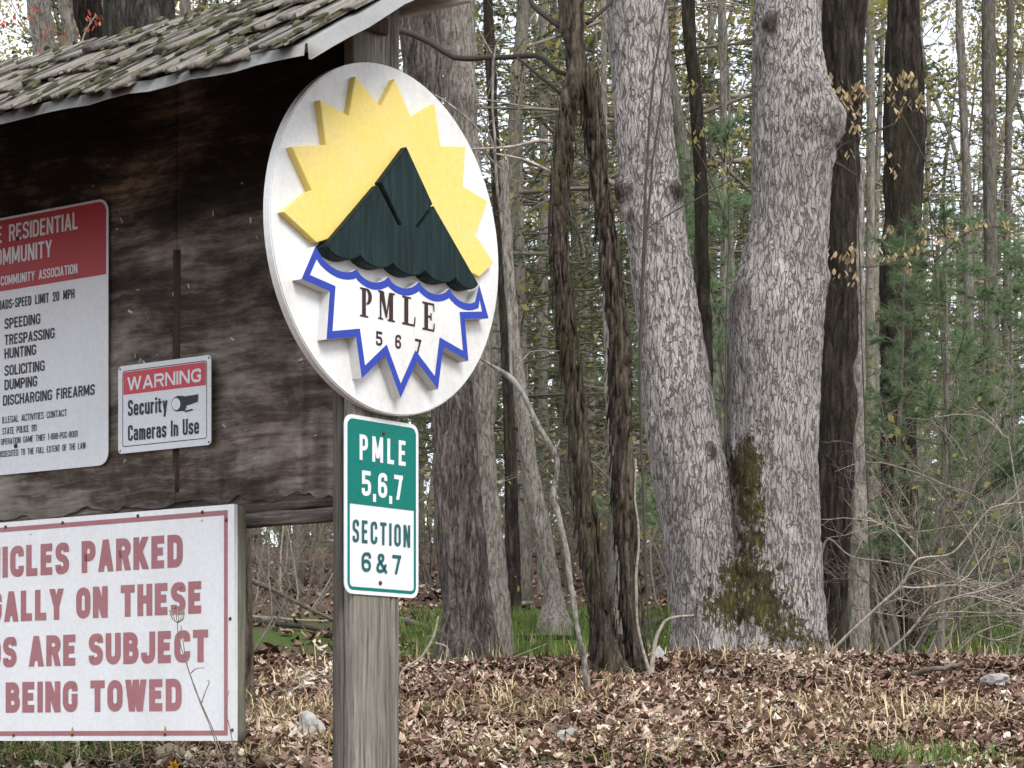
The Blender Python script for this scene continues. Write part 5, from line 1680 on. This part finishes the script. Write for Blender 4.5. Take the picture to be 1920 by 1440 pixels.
t2 = [(1668, 155, 4), (1690, 150, 4), (1706, 140, 4), (1712, 155, 4), (1722, 182, 5), (1700, 190, 4), (1672, 182, 4), (1682, 206, 3), (1725, 200, 3), (1735, 190, 2), (1660, 290, 2), (1680, 318, 3), (1672, 428, 3), (1640, 478, 3), (1660, 482, 4), (1690, 476, 5), (1704, 470, 4), (1700, 500, 3), (1722, 460, 3), (1735, 450, 3), (1756, 448, 4), (1780, 425, 4), (1790, 440, 4), (1815, 432, 4), (1838, 418, 4), (1888, 420, 4), (1900, 445, 3), (1726, 425, 3)]
sapling('beech_sapling', 'thin sapling with tan drooping young leaves in front of the furrowed trunk and pine', 'sapling',
        [[(1800, 1240, 4.0), (1790, 1000, 3.5), (1775, 780, 3.0), (1762, 600, 2.5), (1750, 470, 2.5), (1738, 330, 2.0), (1728, 200, 1.5), (1710, 140, 1.0)],
         [(1750, 470, 3), (1700, 480, 3), (1640, 480, 2)], [(1752, 490, 3), (1800, 445, 3), (1850, 425, 2), (1900, 430, 2)], [(1735, 300, 3), (1690, 215, 3), (1660, 170, 2)], [(1742, 390, 2), (1700, 420, 2), (1672, 425, 2)]], 14.0, MT['vine'], .8,
        leaves=[(x, y, n, -.05) for x, y, n in t2], leafmat=MT['tanleaf'])
t3 = [(1280, 150, 3), (1302, 160, 3), (1318, 240, 3), (1300, 262, 3), (1340, 300, 3), (1355, 320, 3), (1370, 260, 3), (1385, 245, 3), (1392, 200, 3), (1340, 175, 3), (1375, 340, 3), (1360, 280, 3), (1310, 330, 2), (1390, 300, 3)]
sapling('beech_sapling', 'thin sapling with yellow young leaves in the gap between the oak stems', 'sapling',
        [[(1355, 1225, 4.0), (1358, 900, 3.5), (1362, 600, 2.5), (1366, 400, 2.0), (1360, 250, 1.5), (1345, 150, 1.0)], [(1364, 420, 3), (1330, 330, 3), (1290, 250, 2)], [(1362, 330, 3), (1390, 260, 2), (1400, 200, 2)], [(1352, 200, 2), (1310, 165, 2), (1280, 150, 2)]], 13.4, MT['vine'], .8,
        leaves=[(x, y, n, 0) for x, y, n in t3], leafmat=MT['budleaf'])
t4 = [(178, 26, 3), (183, 30, 2), (162, 42, 3), (68, 20, 3), (58, 30, 3), (14, 42, 3), (22, 40, 3), (85, 62, 3), (78, 110, 4), (72, 112, 3), (108, 102, 3), (125, 68, 2), (26, 8, 3)]
sapling('red_maple_sapling', 'thin sapling with small red new leaves above the shake roof', 'sapling',
        [[(120, 1235, 8), (130, 900, 7), (140, 500, 6), (145, 200, 5), (152, 90, 4), (166, 50, 3), (180, 28, 2)], [(145, 200, 3), (110, 110, 3), (72, 110, 2)], [(130, 150, 3), (90, 65, 2), (62, 25, 2)], [(100, 90, 2), (40, 50, 2), (10, 42, 2)]], 9.5, MT['dead'], .4,
        leaves=[(x, y, n, 0) for x, y, n in t4], leafmat=MT['redleaf'], lsize=.024)

# dry weed stalk in front of the towing board, with its empty flower head
def weed():
    D = 5.72
    base = P(420, 1480, D); base.z = g1(base.x, D) - .03
    root = empty('dry_weed', base); tag(root, 'dry brown weed stalk with an empty flower head in front of the towing board', 'weed')
    for st in ([(420, 1480), (402, 1385), (372, 1310), (348, 1240), (335, 1195), (333, 1168)], [(430, 1480), (408, 1390), (378, 1320), (352, 1250), (343, 1200), (339, 1172)],
               [(378, 1318, 0), (384, 1300), (392, 1280), (389, 1275)], [(448, 1480), (432, 1370), (424, 1340), (426, 1308), (430, 1295)], [(358, 1262), (368, 1254), (384, 1252)]):
        q = [np.array(P(a[0], a[1], D)) - np.array(base) for a in st]
        if st[0][1] == 1480: q = [np.array((q[0][0] + .03, 0, 0))] + q
        q = smooth_path(q, 16)
        g = Geo(); g.tube(q, np.linspace(2.6, 1.5, 16) / 2 / F * D, 5, a=.25)
        link('stem', g.mesh('stem', True), MT['dead'], root)
    g = Geo(); r_ = np.random.default_rng(3)
    c = np.array(P(333, 1168, D)) - np.array(base)
    for k in range(16):
        a = k / 16 * 6.283; e = c + np.array((math.cos(a) * .018, math.sin(a) * .018, .024 + r_.uniform(-.004, .004)))
        mid = (c + e) / 2 + np.array((math.cos(a), math.sin(a), -.6)) * .005
        g.tube(smooth_path([c, mid, e], 5), np.linspace(.0009, .0006, 5), 3, a=.5)
        for q in range(4):
            g.tube([e, e + r_.normal(0, .004, 3) + (0, 0, .003)], [.0005, .0012], 3, a=.7)
    link('flower_head', g.mesh('flower_head'), MT['dead'], root)
weed()

# bramble of pale dead branches at the foot of the dark tree
def dead_branch(label, lines, D, tint, w, group, seed, extra=10, name='dead_branch'):
    f = lines[0][0]
    base = P(f[0], f[1], D)
    base.z = min(base.z, g1(base.x, D) - .04)
    root = empty(name, base); tag(root, label, 'branch', group)
    r_ = np.random.default_rng(seed)
    for k, ln in enumerate(lines):
        q = [np.array(P(x, y, D + .12 * i * (1 if k % 2 else -1) * .5)) - np.array(base) for i, (x, y) in enumerate(ln)]
        if k == 0 and np.linalg.norm(q[0]) > .02: q = [np.zeros(3)] + q
        n = max(8, 5 * len(q)); path = smooth_path(q, n)
        path = path + .006 * np.stack([vnoise(path * 8 + k), vnoise(path * 8 + k + 4), vnoise(path * 8 + k + 8)], -1)
        ww = np.linspace(w if k == 0 else w * .6, w * .3, n) / 2 / F * D
        g = Geo(); g.tube(path, ww, 6, a=tint)
        link('limb' if k == 0 else 'side_branch', g.mesh('limb', True), MT['dead'], root)
        if extra:
            g = Geo()
            for e in range(extra):
                i = r_.integers(2, n - 1); ax = path[i] - path[i - 1]; ax /= np.linalg.norm(ax)
                d = ax + r_.normal(0, .6, 3); d[2] += .15
                tw = wander(path[i], d, r_.uniform(.12, .5), 5, .18, .02, r_)
                g.tube(tw, np.linspace(.0028, .001, 6), 3, False, a=tint * r_.uniform(.5, 1.1))
                for e2 in range(2):
                    j = r_.integers(1, 5); t2_ = wander(tw[j], ax + r_.normal(0, .8, 3), r_.uniform(.06, .2), 3, .2, .02, r_)
                    g.tube(t2_, np.linspace(.0015, .0008, 4), 3, False, a=tint * .8)
            tag(link('twigs', g.mesh('twigs'), MT['dead'], root), kind='stuff')
DB = 'dead branches in the thicket'
dead_branch('long pale dead branch rising from the foot of the dark brown tree', [[(1545, 1236), (1590, 1190), (1640, 1145), (1690, 1100), (1720, 1050), (1785, 1038), (1830, 985), (1862, 952), (1925, 940)],
    [(1690, 1100), (1720, 1102), (1790, 1096), (1850, 1115), (1930, 1140)], [(1720, 1050), (1718, 1015), (1705, 1005), (1712, 992), (1695, 978)], [(1722, 1050), (1680, 1000), (1640, 980), (1618, 968)]], 10.9, .75, 7, DB, 1, 9)
dead_branch('pale forked dead branch arching over the grass behind the leaf bank', [[(1646, 1238), (1700, 1190), (1745, 1140), (1790, 1122), (1850, 1105), (1905, 1080), (1912, 1030), (1895, 1000), (1925, 960)],
    [(1790, 1122), (1830, 1120), (1930, 1150)], [(1700, 1190), (1760, 1150), (1930, 1152)]], 11.2, .62, 6, DB, 2, 9)
dead_branch('tan dead branch sweeping low along the leaf litter', [[(1780, 1240), (1830, 1190), (1880, 1170), (1930, 1158)], [(1830, 1190), (1870, 1200), (1930, 1180)]], 11.4, .5, 7, DB, 3, 8)
dead_branch('slender brown twig arching high across the pine and thicket', [[(1700, 1238), (1850, 980), (1760, 905), (1680, 875), (1620, 868), (1565, 885)], [(1850, 980), (1900, 1000), (1930, 1010)]], 11.8, .3, 4, DB, 4, 7)
dead_branch('dead branch with a broken curled tip hanging over the thicket', [[(1905, 1235), (1925, 1080), (1895, 850), (1880, 815), (1845, 785), (1800, 778), (1760, 780)], [(1880, 815), (1860, 785), (1838, 772), (1815, 776)]], 11.6, .5, 4, DB, 5, 4)
dead_branch('grey-brown branch crossing the thicket nearly level', [[(1545, 1022), (1600, 1045), (1680, 1055), (1760, 1075), (1850, 1100), (1930, 1125)], [(1700, 1238), (1690, 1120), (1680, 1055)], [(1600, 1140), (1720, 1158), (1930, 1152)]], 11.9, .35, 5, DB, 6, 12)
dead_branch('dark twiggy branch tangled low behind the pale branches', [[(1640, 1230), (1660, 1130), (1740, 1060), (1830, 1120), (1930, 1100)], [(1660, 1130), (1620, 1090), (1560, 1085)], [(1740, 1060), (1760, 1000), (1800, 940)], [(1740, 1060), (1690, 960), (1650, 900)]], 12.3, .2, 6, DB, 7, 16)
dead_branch('brown dead branch with many fine twigs beside the pine', [[(1860, 1235), (1840, 1080), (1800, 980), (1740, 900), (1700, 860)], [(1840, 1080), (1880, 980), (1930, 900)], [(1800, 980), (1830, 900), (1850, 840)]], 12.6, .3, 6, DB, 8, 16)

# fallen sticks and logs on the floor
def fallen(name, label, pts, w, D, mat, tint=.3, group=None, lie=True):
    if lie:
        D = np.mean([at_px(a[0], a[1])[1] for a in pts])
        q = []
        for a in pts:
            gx, gy = at_px(a[0], a[1]); q.append(Vector((gx, gy, g1(gx, gy) + w / 2 / F * D + .015)))
    else:
        q = [P(x, y, d) for x, y, d in pts]
    base = q[0].copy()
    path = smooth_path([np.array(a) - np.array(base) for a in q], 24)
    path = path + .008 * np.stack([vnoise(path * 5), vnoise(path * 5 + 3), vnoise(path * 5 + 8)], -1)
    g = Geo(); g.tube(path, np.linspace(w, w * .55, 24) / 2 / F * D, 8, a=tint)
    o = link(name, g.mesh(name, True), mat, None, base)
    tag(o, label, 'log' if 'log' in name else 'stick', group)
    return o
fallen('fallen_log', 'dark fallen log lying across the green grass patch', [(935, 1206, 13.9), (1000, 1206, 13.9), (1080, 1205, 13.8)], 14, 13.9, MT['dark'])
fallen('fallen_stick', 'thick grey dead stick sloping down behind the towing board', [(455, 1080, 18.6), (520, 1110, 18.8), (580, 1140, 19), (660, 1178, 19.2)], 11, 19, MT['dead'], .15, lie=False)
fallen('fallen_stick', 'dark crooked stick lying low behind the plank post', [(465, 1172, 10.6), (530, 1180, 10.6), (600, 1190, 10.5), (650, 1210, 10.5)], 12, 10.6, MT['vine'], .6)
fallen('fallen_stick', 'pale thin stick lying on leaves beside the dark crooked stick', [(470, 1162, 10.9), (560, 1168, 10.9), (650, 1172, 10.9)], 6, 10.8, MT['dead'], .7)
fallen('fallen_stick', 'dark fallen branch end reaching out behind the plank post', [(750, 1172, 11.5), (790, 1184, 11.4), (830, 1200, 11.4)], 14, 11.4, MT['dead'], .1)
fallen('fallen_stick', 'long brown stick lying in the leaf litter beside the plank post', [(752, 1422, 7.2), (830, 1412, 7.3), (900, 1408, 7.35), (960, 1416, 7.3), (1020, 1436, 7.15)], 8, 7.2, MT['dead'], .45)
fallen('fallen_stick', 'short dark stick crossing the long brown stick', [(815, 1385, 7.6), (850, 1412, 7.28), (885, 1440, 7.0)], 7, 7.3, MT['dead'], .2)
fallen('fallen_stick', 'forked dark stick among leaves behind the crooked sapling', [(1020, 1225, 11.6), (1050, 1240, 11.4), (1065, 1243, 11.3)], 9, 11.5, MT['vine'], .6)
fallen('fallen_stick', 'pale broken stick beside the mossy oak base', [(1470, 1270, 10.4), (1540, 1285, 10.2), (1640, 1280, 10.3), (1710, 1300, 10.0)], 6, 10.2, MT['dead'], .3)
fallen('fallen_stick', 'dark curved root-like stick below the bramble thicket', [(1660, 1265, 10.7), (1720, 1268, 10.6), (1770, 1300, 10.1)], 9, 10.5, MT['vine'], .8)
fallen('fallen_stick', 'long dark bough lying below the bramble thicket', [(1700, 1278, 10.5), (1800, 1258, 10.8), (1930, 1232, 11.2)], 9, 10.7, MT['dead'], .05)
fallen('fallen_log', 'mossy grey log lying on the far forest floor', [(930, 1062, 31), (1010, 1050, 31.5), (1080, 1046, 32)], 26, 31, MT['far'])
fallen('fallen_log', 'dark rotting log on the far floor behind the shaggy stems', [(1180, 1058, 30), (1250, 1050, 30.4), (1330, 1062, 30)], 24, 30, MT['dark'])
fallen('fallen_log', 'short pale log end on the far leaf floor', [(950, 1142, 23), (1000, 1140, 23)], 14, 23, MT['pale'])
fallen('fallen_log', 'pale fallen limb half hidden in grass beside the oak', [(1200, 1186, 15.8), (1240, 1172, 16.2), (1268, 1160, 16.4)], 16, 16, MT['ash'])

# rocks
def rock(label, px, py, D, sx, sy, sz, mat, seed):
    bm = bmesh.new(); bmesh.ops.create_icosphere(bm, subdivisions=3, radius=1)
    V = np.array([v.co[:] for v in bm.verts])
    r = 1 + .22 * vnoise(V * 1.5 + seed) + .10 * vnoise(V * 3.5 + seed)
    for n_ in np.random.default_rng(int(seed * 10)).normal(0, 1, (9, 3)):
        n_ = n_ / np.linalg.norm(n_); d = V @ n_
        r = np.where(d > .72, r * (.72 / np.maximum(d, .72)), r)
    V = V * r[:, None] * (sx, sy, sz)
    for v, c in zip(bm.verts, V): v.co = c
    me = bpy.data.meshes.new('rock'); bm.to_mesh(me); bm.free()
    gx, gy = at_px(px, py)
    o = link('rock', me, mat, None, (gx, gy, g1(gx, gy) + sz * .45))
    o.scale = [gy / D] * 3
    o.rotation_euler = (0, 0, seed)
    tag(o, label, 'rock')
rock('angular white rock sitting in the leaf litter', 1060, 1392, 7.9, .052, .05, .045, MT['rock'], 3.0)
rock('long grey rock half sunk in leaves behind the plank post', 575, 1385, 8.0, .09, .05, .07, MT['rock'], 5.5)
rock('pale flat rock below the bramble thicket', 1862, 1290, 10.2, .13, .08, .05, MT['rock'], 8.1)
rock('small grey stone propped beside the curled stick', 1235, 1240, 10.9, .055, .04, .06, MT['rock'], 1.4)
rock('small pale stone at the mossy oak foot', 1338, 1270, 10.6, .05, .04, .03, MT['rock'], 9.4)
rock('rounded tan stone below the towing board beside the yellow flower', 322, 1436, 7.05, .075, .06, .055, MT['tanrock'], 2.2)

# yellow spring flower
def flower():
    D = 6.75
    base = P(330, 1480, D); base.z = g1(base.x, D) - .03
    root = empty('daffodil', base); tag(root, 'small yellow daffodil flower below the towing board', 'flower')
    c = np.array(P(327, 1436, D)) - np.array(base)
    g = Geo(); g.tube(smooth_path([(0, 0, 0), (.004, 0, c[2] * .5), c], 8), .002, 5); link('stem', g.mesh('stem'), MT['stem'], root)
    for k in range(6):
        a = k / 6 * 6.283 + .3; d = np.array((math.cos(a), -.25, math.sin(a))); s = np.array((-math.sin(a), 0, math.cos(a)))
        V = [c, c + d * .010 - s * .005, c + d * .010 + s * .005, c + d * .022]
        g = Geo(); g.add(V, [(0, 1, 3, 2)], None, .5 * (k % 2)); link('petal', g.mesh('petal'), MT['petal'], root)
    g = Geo(); g.tube([c, c + np.array((0, -.008, 0)), c + np.array((0, -.016, 0))], [.004, .006, .008], 10, False, a=.1); link('trumpet', g.mesh('trumpet'), MT['petal'], root)
flower()

# ------------------------------------------------------------------ leaf litter, dry grass, green grass
def leaf_templates():
    out = []
    r_ = np.random.default_rng(9)
    for k in range(10):
        if k % 3 == 0:      # lobed oak leaf
            prof = [(0, .02), (.22, .19), (.36, .09), (.54, .26), (.70, .12), (.84, .19), (1, .0)]
        elif k % 3 == 1:    # beech / cherry
            prof = [(0, .02), (.25, .20), (.5, .26), (.76, .17), (1, .0)]
        else:               # maple-like
            prof = [(0, .03), (.18, .38), (.32, .20), (.50, .42), (.70, .18), (1, .0)]
        V = []
        b1, b2, tw = r_.uniform(-.7, 1.0), r_.uniform(.2, 1.6) * r_.choice([-1, 1]), r_.uniform(-1, 1)
        for t, w in prof:
            x = t - .5
            for s in (-1, 0, 1):
                ww = w * s * r_.uniform(.85, 1.15)
                z = b1 * x * x * 1.2 + b2 * ww * ww * 1.8 + tw * x * ww * 1.2 + .055 * r_.normal()
                V.append((x, ww, z))
        n = len(prof); Q = []
        for i in range(n - 1):
            a = 3 * i
            Q += [(a, a + 1, a + 4, a + 3), (a + 1, a + 2, a + 5, a + 4)]
        out.append((np.array(V), np.array(Q)))
    return out

def litter(name, label, n, y0, y1, xw, size, seed, lift, tilt, coarse=False, skew=1.0):
    r_ = np.random.default_rng(seed)
    tm = leaf_templates()
    g = Geo()
    y = y0 + (y1 - y0) * r_.random(n) ** skew
    x = r_.uniform(-1, 1, n) * (y * .2337 + xw)
    keep = np.ones(n, bool)
    z = gz(x, y)
    patch = vnoise(np.stack([x * 1.3, y * 1.3, 0 * x], -1)); patch2 = vnoise(np.stack([x * 4, y * 4, 0 * x + 5], -1))
    yaw = r_.uniform(0, 6.283, n); nx = r_.normal(0, tilt, n); ny = r_.normal(0, tilt, n)
    s = size * np.clip(r_.lognormal(0, .42, n), .4, 1.7)
    col = np.clip(.53 + .26 * patch + .18 * patch2 + r_.normal(0, .24, n), 0, 1)
    lf = r_.random(n) * lift
    which = r_.integers(0, len(tm), n)
    for k, (V, Q) in enumerate(tm):
        idx = np.where((which == k) & keep)[0]
        if not len(idx): continue
        c, s_ = np.cos(yaw[idx]), np.sin(yaw[idx])
        vx = V[None, :, 0] * c[:, None] - V[None, :, 1] * s_[:, None]
        vy = V[None, :, 0] * s_[:, None] + V[None, :, 1] * c[:, None]
        vz = np.repeat(V[None, :, 2], len(idx), 0) + vx * nx[idx][:, None] + vy * ny[idx][:, None]
        ss = s[idx][:, None]
        X = np.stack([vx * ss + x[idx][:, None], vy * ss + y[idx][:, None], vz * ss + z[idx][:, None] + lf[idx][:, None] + .008], -1)
        m = V.shape[0]
        QQ = (Q[None] + (np.arange(len(idx)) * m)[:, None, None]).reshape(-1, 4)
        g.add(X.reshape(-1, 3), QQ, None, np.repeat(col[idx], m))
    o = link(name, g.mesh(name), MT['litter'])
    tag(o, label, 'leaf litter', kind='stuff')
litter('leaf_litter', 'brown and tan fallen leaves covering the bank', 52000, 6.2, 13.4, .6, .046, 3, .022, .26, skew=.85)
litter('roadside_leaf_litter', 'thinner scatter of brown leaves down the roadside slope', 2500, 3.6, 9.5, 2.4, .065, 12, .012, .2)
litter('far_leaf_litter', 'brown fallen leaves on the forest floor further back', 8500, 13.4, 36, 1.2, .10, 4, .02, .2)

def blades(name, label, clumps, mat, seed, L, w, lean, kind_cat):
    r_ = np.random.default_rng(seed)
    g = Geo()
    for (x, y, n, rad, sc, ln) in clumps:
        for q in range(n):
            a = r_.uniform(0, 6.283); rr = rad * math.sqrt(r_.random())
            bx, by = x + rr * math.cos(a), y + rr * math.sin(a)
            if q == 0: zz = g1(x, y)
            d = r_.normal(0, 1, 2); d /= np.linalg.norm(d) + 1e-9
            l = L * sc * r_.uniform(.5, 1.2); k = (lean * r_.uniform(.3, 1.6)) * ln
            sd = np.array((-d[1], d[0], 0)) * w * r_.uniform(.7, 1.2) * (1 if y < 13 else 1.8)
            D3 = np.array((d[0], d[1], 0))
            p0 = np.array((bx, by, zz - .01)); kk = min(k, 2.4); p1 = p0 + np.array((0, 0, .012 + l * .6 / (1 + kk * kk * .9))) + D3 * l * .25 * kk; p2 = p1 + np.array((0, 0, l * max(.4 - .3 * kk, -.10))) + D3 * l * .42 * kk
            g.add([p0 - sd, p0 + sd, p1 + sd * .8, p1 - sd * .8, p2], [(0, 1, 2, 3)], [(3, 2, 4)], r_.random())
    o = link(name, g.mesh(name), mat); tag(o, label, kind_cat, kind='stuff')
r_ = np.random.default_rng(8)
straw = []
for k in range(560):
    px, py = r_.uniform(470, 1920), r_.uniform(1236, 1450)
    x, y = at_px(px, py); straw.append((x, y, r_.integers(4, 14), .12, r_.uniform(.4, .9), r_.uniform(1.3, 3.2)))
for px, py, n, rad in ((980, 1320, 60, .22), (1040, 1300, 50, .18), (950, 1345, 40, .2), (1130, 1290, 40, .15), (800, 1330, 30, .2), (520, 1330, 70, .2), (500, 1290, 60, .2), (470, 1360, 50, .15), (560, 1340, 40, .15), (1700, 1330, 70, .3), (1790, 1340, 60, .3), (1620, 1345, 50, .3), (1860, 1350, 50, .3), (1500, 1350, 40, .25), (1320, 1245, 30, .15), (1450, 1320, 40, .25), (700, 1340, 60, .3), (620, 1390, 50, .2), (100, 1415, 50, .3), (200, 1420, 50, .3), (400, 1425, 60, .2)):
    x, y = at_px(px, py); straw.append((x, y, n * 3, rad * 1.2, .8, 2.2))
for k in range(110):      # ragged fringe along the crest of the bank and round the trunk feet
    px = r_.uniform(740, 1930); y = r_.uniform(11.0, 13.4)
    straw.append(((px - 960) / F * y, y, r_.integers(5, 16), .14, r_.uniform(.5, 1.1), r_.uniform(.7, 2.2)))
for px, y in ((1270, 11.2), (1330, 11.15), (1420, 11.1), (1500, 11.15), (1555, 11.3), (1130, 10.3), (1190, 10.3), (860, 13.1), (930, 13.1)):
    straw.append(((px - 960) / F * y, y, 26, .12, .7, 1.6))
blades('dry_grass', 'dry tan grass stems tangled through the leaf litter', straw, MT['straw'], 5, .22, .0027, .9, 'dry grass')
green = []
for px, py, n, rad, sc in ((1720, 1432, 130, .16, .75), (1760, 1440, 130, .18, .8), (1690, 1440, 70, .12, .7), (1390, 1432, 60, .10, .6), (1350, 1440, 30, .08, .5), (1880, 1435, 60, .15, .6), (1170, 1440, 30, .1, .5), (40, 1420, 100, .2, .9), (110, 1425, 110, .2, .9), (170, 1430, 90, .2, .8), (230, 1415, 60, .12, .9), (10, 1440, 60, .2, .9), (600, 1425, 20, .1, .6), (1270, 1440, 20, .1, .5),
    (1520, 1420, 40, .12, .5), (1600, 1436, 50, .14, .6), (1060, 1436, 30, .1, .5), (900, 1430, 30, .12, .5),
    (1640, 1216, 60, .15, .9), (1620, 1226, 40, .1, .8), (780, 1238, 60, .3, .6), (840, 1232, 90, .25, .7), (900, 1230, 100, .25, .7), (940, 1226, 80, .2, .7), (560, 1160, 30, .2, .9)):
    x, y = at_px(px, py); green.append((x, y, int(n * 1.9), rad * 1.25, sc * r_.uniform(.7, 1.0), r_.uniform(1.2, 2.6)))
for k in range(900):       # the grassy hollow behind the bank
    y = r_.uniform(16.8, 20.6); px = r_.uniform(760, 1360) if r_.random() < .55 else r_.uniform(1560, 1990)
    green.append(((px - 960) / F * y, y, 16, .26, .8, .8))
blades('green_grass', 'fresh green grass growing in tufts and in the hollow behind the bank', green, MT['grass'], 6, .20, .0021, .6, 'grass')

# fine twigs and broken bits scattered over the leaves
def debris():
    r_ = np.random.default_rng(31)
    g = Geo()
    for k in range(1500):
        y = 6.0 + 7.4 * r_.random() ** .8; x = r_.uniform(-1, 1) * (y * .2337 + .8)
        L = r_.uniform(.04, .26) * (2.2 if r_.random() < .06 else 1); a = r_.uniform(0, 6.283)
        d = np.array((math.cos(a), math.sin(a), r_.normal(0, .10)))
        z = g1(x, y) + r_.uniform(.012, .045)
        p = wander((x, y, z), d, L, 3, .12, 0, r_)
        s_ = np.interp(p[:, 1], GY, GZ); p[:, 2] = p[:, 2] - (np.interp(y, GY, GZ) - s_)
        w = r_.uniform(.0012, .0034)
        g.tube(p, np.linspace(w, w * .5, 4), 3, False, a=r_.random() ** 1.3)
    o = link('twig_debris', g.mesh('twig_debris'), MT['dead']); tag(o, 'thin broken twigs scattered over the fallen leaves', 'twigs', kind='stuff')
debris()
